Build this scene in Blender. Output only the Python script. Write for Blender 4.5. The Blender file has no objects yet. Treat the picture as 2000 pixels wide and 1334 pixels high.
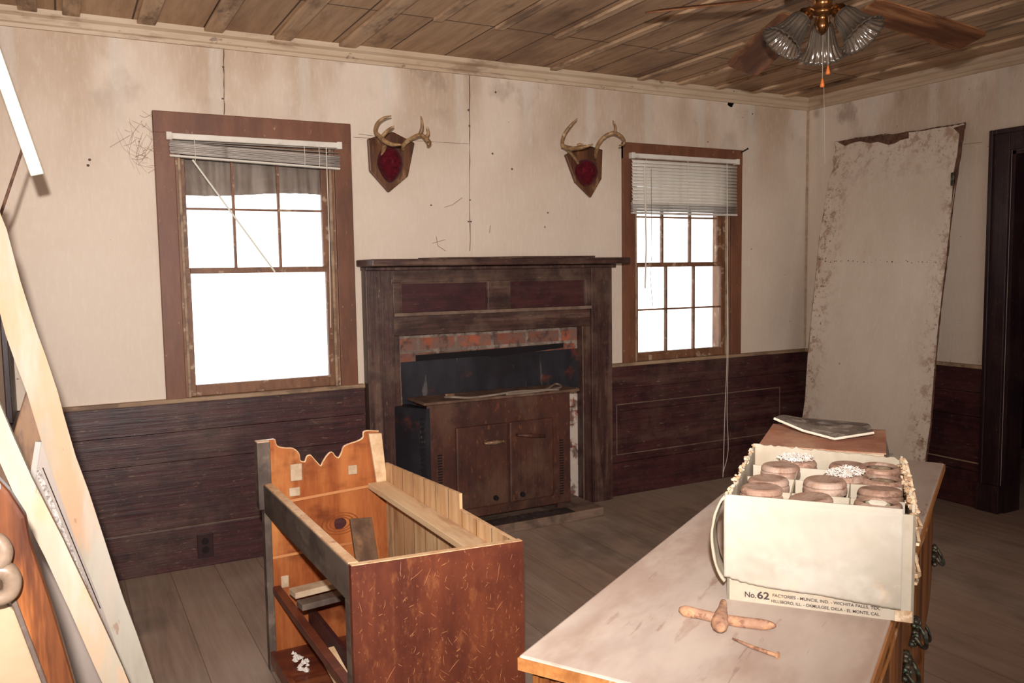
import bpy, bmesh, math, random
from mathutils import Vector, Matrix, noise
random.seed(7)
SC = bpy.context.scene
COL = SC.collection
PI = math.pi
H = 2.44
# ------------------------------------------------------------------ camera
CP = Vector((-4.408849, -4.052971, 1.348153))
YAW, PITCH, ROLL, F = 0.490734, -0.084888, -0.015222, 1640.0
FW = Vector((math.sin(YAW)*math.cos(PITCH), math.cos(YAW)*math.cos(PITCH), math.sin(PITCH)))
_r = Vector((math.cos(YAW), -math.sin(YAW), 0)); _u = _r.cross(FW)
RT = _r*math.cos(ROLL) + _u*math.sin(ROLL); UPV = -_r*math.sin(ROLL) + _u*math.cos(ROLL)
cam = bpy.data.objects.new('camera', bpy.data.cameras.new('camera')); COL.objects.link(cam)
cam.matrix_world = Matrix(((RT.x, UPV.x, -FW.x, CP.x), (RT.y, UPV.y, -FW.y, CP.y), (RT.z, UPV.z, -FW.z, CP.z), (0, 0, 0, 1)))
cam.data.sensor_width = 36; cam.data.lens = F/2000*36; cam.data.clip_start = 0.02
SC.camera = cam
def ray(a, b):
    return (FW + RT*((a-1000)/F) + UPV*((667-b)/F)).normalized()
def U(a, b, ax, v):
    """measured photo point -> place on the plane axis ax = v"""
    d = ray(a, b); return CP + d*((v-CP[ax])/d[ax])
def UP(a, b, p, n):
    d = ray(a, b); p = Vector(p); n = Vector(n); return CP + d*((p-CP).dot(n)/d.dot(n))
# ------------------------------------------------------------------ helpers
def lin(c):
    o = []
    for v in c:
        v /= 255.0; o.append(v/12.92 if v <= .04045 else ((v+.055)/1.055)**2.4)
    return (*o, 1.0)
def total(o):
    m = Matrix.Identity(4)
    while o is not None:
        m = Matrix.LocRotScale(o.location, o.rotation_euler, o.scale) @ m; o = o.parent
    return m
class MB:
    def __init__(s): s.bm = bmesh.new(); s.mark = None
    def second(s): s.mark = len(s.bm.faces); return s
    def box(s, x0, x1, y0, y1, z0, z1, M=None):
        vs = [s.bm.verts.new(Vector((x, y, z)) if M is None else M @ Vector((x, y, z))) for x in (x0, x1) for y in (y0, y1) for z in (z0, z1)]
        for f in ((0, 1, 3, 2), (4, 6, 7, 5), (0, 4, 5, 1), (2, 3, 7, 6), (0, 2, 6, 4), (1, 5, 7, 3)): s.bm.faces.new([vs[i] for i in f])
        return s
    def hexa(s, lo, hi):
        a = [s.bm.verts.new(Vector(p)) for p in lo]; b = [s.bm.verts.new(Vector(p)) for p in hi]; n = len(a)
        s.bm.faces.new(a); s.bm.faces.new(b[::-1])
        for i in range(n): s.bm.faces.new((a[i], b[i], b[(i+1) % n], a[(i+1) % n]))
        return s
    def prism(s, pts, d):
        d = Vector(d); return s.hexa(pts, [Vector(p)+d for p in pts])
    def bar(s, p, q, w, t, up=(0, 0, 1)):
        p, q = Vector(p), Vector(q); d = (q-p).normalized(); a = d.cross(Vector(up)).normalized()*w/2; b = a.cross(d).normalized()*t/2
        return s.hexa([p+a+b, p-a+b, p-a-b, p+a-b], [q+a+b, q-a+b, q-a-b, q+a-b])
    def tube(s, pts, rad, n=8, cap=True):
        pts = [Vector(p) for p in pts]; rings = []; a = None
        for i, p in enumerate(pts):
            t = (pts[min(i+1, len(pts)-1)]-pts[max(i-1, 0)]).normalized()
            if a is None:
                a = t.orthogonal().normalized()
            else:
                a = (a - t*a.dot(t)).normalized()
            b = t.cross(a); r = rad[i] if isinstance(rad, (list, tuple)) else rad
            rings.append([s.bm.verts.new(p + (a*math.cos(2*PI*k/n)+b*math.sin(2*PI*k/n))*r) for k in range(n)])
        for i in range(len(rings)-1):
            for k in range(n): s.bm.faces.new((rings[i][k], rings[i][(k+1) % n], rings[i+1][(k+1) % n], rings[i+1][k]))
        if cap: s.bm.faces.new(rings[0][::-1]); s.bm.faces.new(rings[-1])
        return s
    def lathe(s, prof, n=32, M=None, wav=0, nw=12, cap=False):
        rings = []
        for (r, z) in prof:
            k2 = wav if not isinstance(wav, (list, tuple)) else wav[len(rings)]
            ring = []
            for k in range(n):
                a = 2*PI*k/n; rr = r*(1+k2*math.cos(nw*a)); v = Vector((rr*math.cos(a), rr*math.sin(a), z))
                ring.append(s.bm.verts.new(v if M is None else M @ v))
            rings.append(ring)
        for i in range(len(rings)-1):
            for k in range(n): s.bm.faces.new((rings[i][k], rings[i][(k+1) % n], rings[i+1][(k+1) % n], rings[i+1][k]))
        if cap: s.bm.faces.new(rings[0][::-1]); s.bm.faces.new(rings[-1])
        return s
    def grid(s, fn, nu, nv):
        g = [[s.bm.verts.new(Vector(fn(i/nu, j/nv))) for j in range(nv+1)] for i in range(nu+1)]
        for i in range(nu):
            for j in range(nv): s.bm.faces.new((g[i][j], g[i+1][j], g[i+1][j+1], g[i][j+1]))
        return s
    def build(s, name, m, parent=None, world=False, bevel=0, smooth=False, solid=0, kind=None, label=None, loc=None, sub=0):
        me = bpy.data.meshes.new(name)
        if s.mark is not None:
            for f in list(s.bm.faces)[s.mark:]: f.material_index = 1
        if world and parent is not None: s.bm.transform(total(parent).inverted())
        if loc is not None: s.bm.transform(Matrix.Translation(-Vector(loc)))
        bmesh.ops.recalc_face_normals(s.bm, faces=s.bm.faces[:])
        s.bm.to_mesh(me); s.bm.free(); [me.materials.append(q) for q in (m if isinstance(m, tuple) else (m,))]
        if smooth:
            for p in me.polygons: p.use_smooth = True
        o = bpy.data.objects.new(name, me); COL.objects.link(o)
        if parent is not None: o.parent = parent
        if loc is not None: o.location = loc
        if solid:
            md = o.modifiers.new('Solidify', 'SOLIDIFY'); md.thickness = solid; md.offset = 0
        if bevel:
            md = o.modifiers.new('Bevel', 'BEVEL'); md.width = bevel; md.segments = 2; md.limit_method = 'ANGLE'
        if sub:
            md = o.modifiers.new('Subdivision', 'SUBSURF'); md.levels = md.render_levels = sub
        if kind: o['kind'] = kind
        if label: o['label'] = label
        return o
def tag(o, label, cat, group=None, kind=None):
    o['label'] = label; o['category'] = cat
    if group: o['group'] = group
    if kind: o['kind'] = kind
    return o
def thing(name, label, cat, loc=(0, 0, 0), rz=0, group=None):
    o = bpy.data.objects.new(name, None); COL.objects.link(o); o.location = loc; o.rotation_euler = (0, 0, rz); o.empty_display_size = .1
    return tag(o, label, cat, group)
def structure(name, label=None, loc=(0, 0, 0)):
    o = bpy.data.objects.new(name, None); COL.objects.link(o); o.location = loc; o['kind'] = 'structure'
    if label: o['label'] = label
    return o
def arc(pts, n=6):
    """Catmull-Rom through points"""
    P = [Vector(p) for p in pts]; P = [P[0]*2-P[1]]+P+[P[-1]*2-P[-2]]; out = []
    for i in range(1, len(P)-2):
        for k in range(n):
            t = k/n; a, b, c, d = P[i-1], P[i], P[i+1], P[i+2]
            out.append(.5*((2*b)+(c-a)*t+(2*a-5*b+4*c-d)*t*t+(3*b-a-3*c+d)*t**3))
    out.append(P[-2]); return out
# ------------------------------------------------------------------ materials
class NT:
    def __init__(s, name):
        s.m = bpy.data.materials.new(name); s.m.use_nodes = True; s.t = s.m.node_tree; s.n = s.t.nodes; s.l = s.t.links
        s.b = s.n['Principled BSDF']; s.tc = s.n.new('ShaderNodeTexCoord')
    def math(s, op, a, b=None, c=None):
        q = s.n.new('ShaderNodeMath'); q.operation = op
        for i, v in enumerate((a, b, c)):
            if v is None: continue
            if isinstance(v, (int, float)): q.inputs[i].default_value = v
            else: s.l.new(v, q.inputs[i])
        return q.outputs[0]
    def noise(s, st=(1, 1, 1), scale=5, detail=4, rough=.6, off=(0, 0, 0)):
        mp = s.n.new('ShaderNodeMapping'); mp.inputs['Scale'].default_value = st; mp.inputs['Location'].default_value = off
        s.l.new(s.tc.outputs['Object'], mp.inputs[0]); q = s.n.new('ShaderNodeTexNoise'); q.inputs['Scale'].default_value = scale
        q.inputs['Detail'].default_value = detail; q.inputs['Roughness'].default_value = rough; s.l.new(mp.outputs[0], q.inputs[0]); return q.outputs[0]
    def ramp(s, v, lo, hi, a=0, b=1):
        q = s.n.new('ShaderNodeMapRange'); q.inputs[1].default_value = lo; q.inputs[2].default_value = hi; q.inputs[3].default_value = a; q.inputs[4].default_value = b
        q.interpolation_type = 'SMOOTHSTEP'; s.l.new(v, q.inputs[0]); return q.outputs[0]
    def mix(s, f, a, b):
        q = s.n.new('ShaderNodeMix'); q.data_type = 'RGBA'
        if isinstance(f, (int, float)): q.inputs[0].default_value = f
        else: s.l.new(f, q.inputs[0])
        for i, v in ((6, a), (7, b)):
            if isinstance(v, tuple): q.inputs[i].default_value = lin(v)
            else: s.l.new(v, q.inputs[i])
        return q.outputs[2]
    def axis(s, k):
        q = s.n.new('ShaderNodeSeparateXYZ'); s.l.new(s.tc.outputs['Object'], q.inputs[0]); return q.outputs[k]
    def planks(s, ax, w, seam=.004, off=0.0):
        v = s.math('DIVIDE', s.math('ADD', s.axis(ax), off), w); fl = s.math('FLOOR', v); fr = s.math('FRACT', v)
        d = s.math('ABSOLUTE', s.math('SUBTRACT', fr, .5)); line = s.ramp(d, .5-seam/w, .5-seam/w*.3)
        wn = s.n.new('ShaderNodeTexWhiteNoise'); wn.noise_dimensions = '1D'; s.l.new(fl, wn.inputs['W']); return line, wn.outputs['Value'], fl
    def finish(s, col, rough=.6, bump=None, bs=.2, metal=0, spec=.4, dist=.01):
        if isinstance(col, tuple): s.b.inputs['Base Color'].default_value = lin(col)
        else: s.l.new(col, s.b.inputs['Base Color'])
        if isinstance(rough, (int, float)): s.b.inputs['Roughness'].default_value = rough
        else: s.l.new(rough, s.b.inputs['Roughness'])
        s.b.inputs['Metallic'].default_value = metal; s.b.inputs['Specular IOR Level'].default_value = spec
        if bump is not None:
            q = s.n.new('ShaderNodeBump'); q.inputs['Strength'].default_value = bs; q.inputs['Distance'].default_value = dist; s.l.new(bump, q.inputs['Height']); s.l.new(q.outputs[0], s.b.inputs['Normal'])
        return s.m
def M(name, c1, c2=None, st=(1, 1, 1), sc=6, lay=(), rough=.6, bs=.2, metal=0, spec=.4, pl=None):
    """c1..c2 along a stretched grain, then layers (colour, scale, stretch, lo, hi, amount)"""
    t = NT(name); g = t.noise(st, sc, 6, .65); col = t.mix(t.ramp(g, .3, .7), c1, c2 or c1)
    if pl:
        line, wn, fl = t.planks(*pl[:2], *(pl[3:4])); col = t.mix(t.math('MULTIPLY', wn, .5), col, pl[4] if len(pl) > 4 else c2)
    for i, (c, s_, st_, lo, hi, am) in enumerate(lay):
        n = t.noise(st_, s_, 5, .65, (3.1*i+1, 7.7*i, 2.3*i)); col = t.mix(t.math('MULTIPLY', t.ramp(n, lo-.05, hi-.07), am), col, c)
    h = g
    if pl:
        col = t.mix(line, col, pl[2]); h = t.math('SUBTRACT', g, t.math('MULTIPLY', line, 2))
    return t.finish(col, rough, h, bs, metal, spec, .004)
X, Y, Z = 0, 1, 2
GRX, GRY, GRZ = (.12, 1, 1), (1, .12, 1), (1, 1, .12)
# plaster-board wall: stains near the ceiling between studs, pale stud bands
def wallmat(name, along):
    t = NT(name); a = t.noise((1, 1, 1), 1.3, 5, .6); col = t.mix(t.ramp(a, .3, .7), (208, 190, 173), (217, 201, 185))
    z = t.axis(Z); x = t.axis(along)
    top = t.ramp(z, 1.55, 2.42)
    v = t.noise((1, 1, .5), 2.6, 3, .5, (4, 2, 0))
    st = t.math('MULTIPLY', top, t.ramp(v, .38, .62)); col = t.mix(t.math('MULTIPLY', st, .7), col, (168, 140, 114))
    v2 = t.noise((1, 1, .8), 4.0, 4, .6, (9, 5, 3)); st2 = t.math('MULTIPLY', t.ramp(z, 1.95, 2.35), t.ramp(v2, .53, .72)); col = t.mix(t.math('MULTIPLY', st2, .6), col, (122, 102, 88))
    # pale bands over the studs
    fr = t.math('FRACT', t.math('DIVIDE', t.math('ADD', x, 10.02), .405)); band = t.ramp(t.math('ABSOLUTE', t.math('SUBTRACT', fr, .5)), .10, .03)
    col = t.mix(t.math('MULTIPLY', t.math('MULTIPLY', band, t.ramp(z, 1.75, 2.3)), .55), col, (205, 195, 183))
    # paint brushing, specks, scratches
    b = t.noise((1, 1, .25), 60, 3, .7); col = t.mix(t.math('MULTIPLY', t.ramp(b, .45, .7), .16), col, (235, 225, 212))
    sp = t.noise((1, 1, 1), 23, 2, .5, (2, 8, 5)); col = t.mix(t.math('MULTIPLY', t.ramp(sp, .735, .77), .75), col, (105, 78, 62))
    sp = t.noise((1, 1, .3), 9, 8, .75, (5, 1, 7)); col = t.mix(t.math('MULTIPLY', t.ramp(sp, .64, .76), .4), col, (158, 130, 108))
    return t.finish(col, .62, b, .12, 0, .3)
mWall = wallmat('plaster_back', X); mWallR = wallmat('plaster_right', Y)
def darkwood(name, gr, base=(76, 40, 40), alt=(52, 27, 30), sc_=(146, 122, 98), amt=.5, dust=.25, rough=.42, pl=None):
    st2 = tuple(.07 if v < 1 else 1 for v in gr)
    return M(name, base, alt, tuple(.05 if v < 1 else 1 for v in gr), 55, [((104, 84, 70), 3, (1, 1, 1), .5, .75, dust), ((112, 86, 74), 14, st2, .56, .72, dust), (sc_, 90, tuple(.2 if v < 1 else 1 for v in gr), .68, .76, amt), ((136, 112, 94), 120, (1, 1, 1), .68, .76, amt*.9), ((30, 18, 22), 9, (1, 1, 1), .52, .7, .45)], rough, .5, pl=pl)
mWain = darkwood('wainscot_paint', GRX); mWainR = darkwood('wainscot_paint_right', GRY, dust=.1)
mMant = darkwood('mantel_paint', GRZ, (78, 50, 44), (54, 34, 33), dust=.65)
mMantH = darkwood('mantel_paint_flat', GRX, (80, 54, 46), (54, 36, 34), dust=.8)
mMantP = darkwood('mantel_panel_paint', GRX, (72, 34, 36), (56, 26, 30), dust=.1, amt=.2)
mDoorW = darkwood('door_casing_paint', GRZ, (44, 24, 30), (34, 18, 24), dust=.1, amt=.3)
mCase = M('window_casing_paint', (122, 78, 56), (104, 64, 46), (1, 1, .2), 20, [((72, 48, 38), 4, (1, 1, .4), .52, .75, .5), ((176, 140, 112), 50, (1, 1, .5), .70, .76, .6)], .5, .2)
mSash = M('window_sash_paint', (132, 92, 66), (104, 68, 48), (1, 1, .3), 22, [((200, 178, 148), 16, (1, 1, 1), .62, .72, .5), ((70, 44, 32), 8, (1, 1, 1), .6, .75, .6)], .5, .2)
mTrim = M('cream_trim_paint', (198, 178, 154), (180, 156, 130), (.1, 1, 1), 20, [((120, 88, 66), 9, (.3, 1, 1), .58, .74, .6), ((80, 60, 50), 24, (.5, 1, 1), .70, .76, .6)], .55, .2)
mTrimY = M('cream_trim_paint_side', (190, 168, 144), (168, 144, 120), (1, .1, 1), 20, [((120, 88, 66), 9, (1, .3, 1), .58, .74, .6)], .55, .2)
mRail = M('chair_rail_worn', (168, 142, 114), (140, 112, 88), (.1, 1, 1), 20, [((84, 62, 50), 9, (.4, 1, 1), .55, .7, .6)], .6, .2)
mDust = M('dusty_worn_edge', (128, 106, 90), (96, 74, 64), (.3, .3, .3), 40, rough=.7)
mSeam = M('dark_crack', (88, 66, 54), rough=.9, bs=0)
def ceilmat():
    t = NT('ceiling_boards'); g = t.noise((1, .08, 1), 30, 6, .65); col = t.mix(t.ramp(g, .3, .7), (196, 164, 132), (170, 138, 108))
    line, wn, fl = t.planks(X, .29, .006, .02); col = t.mix(t.math('MULTIPLY', wn, .35), col, (146, 114, 90))
    n = t.noise((1, .45, 1), 2.2, 5, .6, (2, 3, 0)); col = t.mix(t.math('MULTIPLY', t.ramp(n, .45, .72), .75), col, (106, 78, 62))
    n = t.noise((1, .3, 1), 6, 6, .7, (7, 1, 0)); col = t.mix(t.math('MULTIPLY', t.ramp(n, .56, .72), .6), col, (60, 42, 36))
    n = t.noise((1, .2, 1), 7, 6, .7, (1, 9, 0)); col = t.mix(t.math('MULTIPLY', t.ramp(n, .6, .74), .5), col, (196, 176, 150))
    line2 = t.ramp(t.math('ABSOLUTE', t.math('ADD', t.axis(Y), .6)), .007, .002); col = t.mix(t.math('MAXIMUM', line, line2), col, (70, 50, 40))
    return t.finish(col, .65, g, .3, 0, .3)
mCeil = ceilmat()
mBatt = M('ceiling_batten', (206, 176, 144), (174, 142, 112), (1, .06, 1), 30, [((80, 56, 44), 5, (1, .3, 1), .5, .72, .75), ((66, 46, 38), 20, (1, .3, 1), .62, .74, .6)], .6, .3)
def floormat():
    t = NT('floor_boards'); g = t.noise((1, .06, 1), 26, 7, .7); line, wn, fl = t.planks(X, .19, .0022, .05)
    col = t.mix(t.ramp(g, .3, .7), (160, 136, 120), (132, 110, 96)); col = t.mix(t.math('MULTIPLY', wn, .5), col, (172, 148, 130))
    n = t.noise((1, .6, 1), 1.4, 5, .6, (2, 3, 0)); col = t.mix(t.math('MULTIPLY', t.ramp(n, .42, .7), .65), col, (176, 162, 148))
    n = t.noise((1, .5, 1), 2.3, 5, .65, (6, 1, 0)); col = t.mix(t.math('MULTIPLY', t.ramp(n, .5, .7), .6), col, (98, 86, 80))
    n = t.noise((1, .2, 1), 14, 6, .75, (8, 4, 0)); col = t.mix(t.math('MULTIPLY', t.ramp(n, .62, .75), .5), col, (182, 162, 144))
    col = t.mix(t.math('MULTIPLY', line, .6), col, (74, 60, 52))
    return t.finish(col, .6, t.math('SUBTRACT', g, line), .25, 0, .35)
mFloor = floormat()
mBlind = M('blind_vinyl', (222, 216, 206), (208, 200, 190), rough=.35, lay=[((168, 150, 132), 9, (1, 1, 1), .6, .78, .4)], bs=.05)
mBlindD = M('blind_vinyl_dusty', (216, 208, 200), (192, 182, 174), (.3, 1, 1), 20, [((110, 92, 80), 14, (.4, 1, 1), .6, .72, .5)], rough=.5, bs=.1)
mCord = M('cord_white', (214, 204, 190), rough=.7, bs=0)
mPlaque = M('plaque_walnut', (110, 72, 48), (70, 42, 30), (1, 1, .1), 24, [((160, 124, 88), 14, (1, 1, .3), .62, .74, .5)], .35, .2)
mPlEdge = M('plaque_edge', (44, 30, 26), rough=.5)
mAntler = M('antler_bone', (172, 138, 98), (120, 88, 58), (1, 1, .5), 30, [((92, 64, 42), 24, (1, 1, 1), .5, .7, .6), ((214, 190, 152), 40, (1, 1, 1), .6, .7, .5)], .45, .3)
mVelvet = M('red_velvet', (88, 14, 26), (58, 8, 18), (1, 1, 1), 40, [((120, 40, 46), 30, (1, 1, 1), .6, .72, .4)], .85, .5, spec=.1)
mVelvet.node_tree.nodes['Principled BSDF'].inputs['Sheen Weight'].default_value = .06
mSheet = M('sheet_metal_dark', (52, 50, 56), (38, 36, 42), (1, 1, .3), 10, [((128, 62, 36), 5, (1, 1, 1), .62, .78, .6), ((120, 116, 112), 22, (1, 1, .12), .68, .74, .5), ((30, 24, 26), 3, (1, 1, 1), .45, .7, .5)], .42, .1, .2)
mRust = M('heater_rust', (90, 54, 42), (62, 38, 34), (1, 1, .5), 8, [((158, 88, 42), 9, (1, 1, .35), .66, .8, .7), ((112, 84, 68), 4, (1, 1, .6), .5, .7, .5), ((56, 32, 30), 5, (1, 1, 1), .56, .75, .5), ((136, 88, 56), 60, (1, 1, .4), .64, .74, .5)], .55, .3, .15)
mRustTop = M('heater_top_dust', (122, 96, 78), (92, 64, 50), (1, 1, 1), 12, [((60, 40, 34), 10, (1, 1, 1), .5, .7, .5)], .7, .3)
mHose = M('hose_grey', (150, 134, 120), (110, 94, 84), rough=.5)
mHandle = M('heater_handle', (168, 140, 112), (118, 88, 66), (1, 1, 1), 30, rough=.4, metal=.3)
mBlack = M('soot_black', (20, 14, 16), (12, 8, 10), rough=.9)
def brickmat(name, c1, c2, mort, over=None):
    t = NT(name); mp = t.n.new('ShaderNodeMapping'); mp.inputs['Rotation'].default_value = (PI/2, 0, 0); t.l.new(t.tc.outputs['Object'], mp.inputs[0])
    b = t.n.new('ShaderNodeTexBrick'); t.l.new(mp.outputs[0], b.inputs[0]); b.inputs['Scale'].default_value = 1; b.inputs['Brick Width'].default_value = .215; b.inputs['Row Height'].default_value = .078
    b.inputs['Mortar Size'].default_value = .009; b.inputs['Color1'].default_value = lin(c1); b.inputs['Color2'].default_value = lin(c2); b.inputs['Mortar'].default_value = lin(mort)
    col = b.outputs[0]
    n = t.noise((1, 1, 1), 9, 6, .7, (1, 2, 3)); col = t.mix(t.math('MULTIPLY', t.ramp(n, .40, .58), .85), col, (110, 92, 84))
    n = t.noise((1, 1, 1), 16, 6, .7, (5, 2, 3)); col = t.mix(t.math('MULTIPLY', t.ramp(n, .48, .62), .7), col, (66, 54, 52))
    if over:
        n = t.noise((1, 1, .8), 9, 5, .6, (8, 2, 3)); col = t.mix(t.math('MULTIPLY', t.ramp(n, .46, .54), .9), col, over)
    return t.finish(col, .85, n, .4, 0, .2)
mBrick = brickmat('brick_sooty', (168, 92, 66), (130, 76, 60), (150, 134, 122))
mBrickW = brickmat('brick_whitewashed', (176, 82, 52), (160, 70, 46), (196, 180, 166), (206, 192, 178))
mDebris = M('soot_debris', (58, 42, 38), (36, 26, 26), (1, 1, 1), 20, rough=.9, bs=.6)
mHearth = M('hearth_boards', (140, 116, 100), (110, 88, 74), (.1, 1, 1), 18, [((50, 38, 34), 6, (1, 1, 1), .5, .7, .6)], .75, .3)
mPanel = M('painted_board', (214, 198, 182), (206, 189, 172), (1, 1, .5), 4, [((176, 138, 108), 11, (1, 1, 1), .68, .80, .5), ((132, 96, 76), 30, (1, 1, 1), .74, .80, .6), ((222, 210, 196), 40, (1, 1, .3), .55, .7, .3), ((172, 148, 128), 3, (1, 1, .5), .56, .75, .5)], .6, .12)
def boardmat():
    t = NT('painted_board_worn'); a = t.noise((1, 1, .5), 4, 5, .6); col = t.mix(t.ramp(a, .3, .7), (216, 200, 184), (206, 189, 172))
    b = t.noise((1, 1, .3), 45, 3, .7); col = t.mix(t.math('MULTIPLY', t.ramp(b, .5, .7), .3), col, (226, 214, 200))
    y = t.math('ABSOLUTE', t.math('ADD', t.axis(Y), .02)); ed = t.ramp(y, .26, .44); tp = t.ramp(t.axis(Z), 1.75, 2.1)
    n = t.noise((1, 1, 1), 13, 7, .75, (2, 5, 1)); w_ = t.math('MAXIMUM', t.math('MULTIPLY', ed, .9), t.math('MULTIPLY', tp, .75))
    col = t.mix(t.math('MULTIPLY', t.math('MULTIPLY', w_, t.ramp(n, .50, .60)), .85), col, (150, 112, 86))
    n = t.noise((1, 1, 1), 40, 5, .7, (7, 5, 1)); col = t.mix(t.math('MULTIPLY', t.math('MULTIPLY', w_, t.ramp(n, .58, .66)), .9), col, (96, 68, 54))
    n = t.noise((1, 1, .6), 5, 6, .7, (1, 3, 9)); col = t.mix(t.math('MULTIPLY', t.ramp(n, .58, .72), .4), col, (186, 154, 128))
    n = t.noise((1, 1, 1), 26, 4, .6, (4, 3, 2)); col = t.mix(t.math('MULTIPLY', t.ramp(n, .70, .74), .7), col, (120, 88, 68))
    return t.finish(col, .6, b, .15, 0, .3)
mPanelW = boardmat()
mPanelE = M('torn_board_edge', (112, 80, 62), (70, 48, 40), (1, 1, 1), 40, rough=.9, bs=.4)
mScr = M('stand_side_veneer', (118, 62, 42), (84, 42, 32), (1, 1, .25), 9, [((156, 96, 60), 45, (1, .6, .35), .58, .80, .5), ((186, 122, 80), 140, (1, 1, .7), .66, .78, .6), ((66, 30, 28), 5, (1, 1, 1), .5, .75, .5)], .38, .2)
mInner = M('stand_inside_orange', (180, 110, 62), (140, 72, 38), (1, 1, .12), 14, [((212, 146, 88), 5, (1, 1, .3), .55, .72, .6), ((84, 34, 22), 4, (.6, 1, 1), .52, .72, .7)], .3, .12)
mInner2 = M('stand_inside_red', (112, 54, 34), (78, 34, 26), (.12, 1, 1), 12, [((160, 96, 60), 9, (.3, 1, 1), .6, .74, .5)], .35, .15)
mGreyW = M('stand_front_grey', (98, 84, 74), (74, 60, 54), (1, .1, .4), 22, [((128, 112, 98), 9, (1, .3, 1), .55, .72, .6), ((48, 36, 34), 6, (1, 1, 1), .55, .75, .6)], .6, .25)
mPale = M('raw_pale_wood', (220, 190, 152), (194, 158, 120), (1, .08, 1), 24, [((140, 98, 66), 7, (1, .3, 1), .58, .74, .5), ((224, 200, 168), 12, (1, .2, 1), .55, .7, .4)], .6, .15)
mPaleZ = M('raw_back_boards', (222, 186, 144), (194, 150, 106), (1, 1, .08), 24, [((122, 78, 50), 6, (1, 1, .3), .55, .72, .6), ((222, 192, 150), 10, (1, 1, .25), .58, .72, .5)], .6, .2, pl=(Y, .095, (110, 76, 54), .003, (170, 122, 82)))
mRawEdge = M('raw_cut_edge', (226, 192, 152), (200, 156, 116), (1, 1, 1), 30, [((150, 96, 64), 16, (1, 1, 1), .62, .72, .6)], .6, .1)
mGlueL = M('joint_pale', (200, 138, 88), (176, 108, 62), (.1, 1, 1), 20, rough=.5)
mGlue = M('glue_block', (198, 176, 150), (170, 142, 114), (1, 1, 1), 20, rough=.7)
mTop = M('dusty_grey_top', (186, 172, 162), (172, 156, 146), (.3, 1, 1), 8, [((144, 112, 94), 4, (.4, 1, 1), .52, .72, .45), ((130, 92, 74), 16, (.25, 1, 1), .66, .75, .6), ((200, 186, 174), 5, (.5, 1, 1), .52, .72, .5), ((112, 84, 70), 40, (.1, 1, 1), .70, .76, .4)], .7, .12, spec=.25)
mOak = M('chest_oak', (150, 94, 46), (96, 54, 30), (1, 1, .08), 26, [((54, 28, 22), 8, (1, 1, .2), .5, .7, .6), ((188, 130, 72), 30, (1, 1, .1), .62, .72, .5)], .4, .3)
mOakH = M('chest_oak_drawer', (126, 90, 62), (92, 62, 44), (.08, 1, 1), 26, [((60, 38, 30), 8, (.3, 1, 1), .5, .7, .6), ((150, 136, 116), 9, (.3, 1, 1), .56, .72, .5)], .45, .3)
mEdgeO = M('chest_top_edge', (186, 128, 74), (138, 86, 46), (.1, 1, 1), 22, [((214, 190, 158), 9, (.4, 1, 1), .62, .7, .7)], .45, .2)
mBrassG = M('oxidised_brass', (96, 92, 78), (52, 44, 36), (1, 1, 1), 60, [((132, 158, 148), 40, (1, 1, 1), .55, .7, .7)], .35, .5, .7)
mCard = M('cardboard_cream', (176, 166, 149), (166, 152, 133), (1, 1, 1), 9, [((206, 170, 130), 8, (1, 1, 1), .58, .76, .5), ((192, 184, 170), 5, (1, 1, 1), .52, .7, .6)], .8, .1, spec=.15)
mCardT = M('cardboard_torn_tan', (200, 178, 150), (176, 138, 104), (1, 1, 1), 30, [((236, 216, 188), 30, (1, 1, 1), .55, .66, .7)], .9, .4, spec=.1)
mCardW = M('cardboard_white_flap', (178, 172, 160), (170, 161, 147), (1, 1, 1), 7, [((214, 186, 152), 12, (1, 1, 1), .62, .76, .5), ((194, 189, 180), 6, (1, 1, 1), .52, .7, .6), ((160, 124, 92), 45, (1, 1, 1), .74, .78, .6)], .8, .15, spec=.15)
mInk = M('printed_ink', (62, 50, 52), rough=.8, bs=0)
mLid = M('rusted_zinc_lid', (172, 142, 124), (146, 112, 95), (1, 1, 1), 26, [((190, 168, 154), 14, (1, 1, 1), .52, .7, .6), ((116, 78, 60), 40, (1, 1, 1), .6, .7, .6)], .62, .3, .25)
mFluff = M('dust_white', (232, 224, 216), (206, 194, 186), (1, 1, 1), 60, rough=.9)
mDark = M('dark_inside', (26, 18, 18), rough=.9)
mBook1 = M('book_cover_brown', (186, 136, 112), (160, 108, 86), (1, 1, 1), 12, [((196, 160, 132), 9, (1, 1, 1), .52, .68, .7), ((190, 108, 40), 22, (1, 1, 1), .64, .72, .7)], .6, .1)
mBook2 = M('book_cover_grey', (150, 144, 138), (116, 108, 102), (1, 1, 1), 10, [((200, 190, 178), 9, (1, 1, 1), .56, .7, .6)], .6, .1)
mBook3 = M('book_cover_dark', (92, 74, 66), (66, 52, 50), (1, 1, 1), 10, rough=.6)
mPages = M('book_pages', (206, 190, 164), (178, 158, 132), (1, 1, .05), 60, rough=.8)
mMagP = M('magazine_page_print', (140, 130, 122), (104, 94, 88), (1, 1, 1), 9, [((60, 52, 50), 5, (1, 1, 1), .5, .66, .7), ((196, 186, 174), 26, (1, 1, .2), .56, .66, .5)], .5, 0)
mMagE = M('magazine_white', (238, 228, 212), (220, 206, 188), (1, 1, 1), 20, rough=.7, bs=0)
mRustT = M('rusted_iron', (172, 136, 114), (148, 110, 88), (1, 1, 1), 40, [((200, 152, 112), 30, (1, 1, 1), .52, .68, .6), ((104, 62, 42), 60, (1, 1, 1), .6, .7, .6)], .85, .6)
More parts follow.
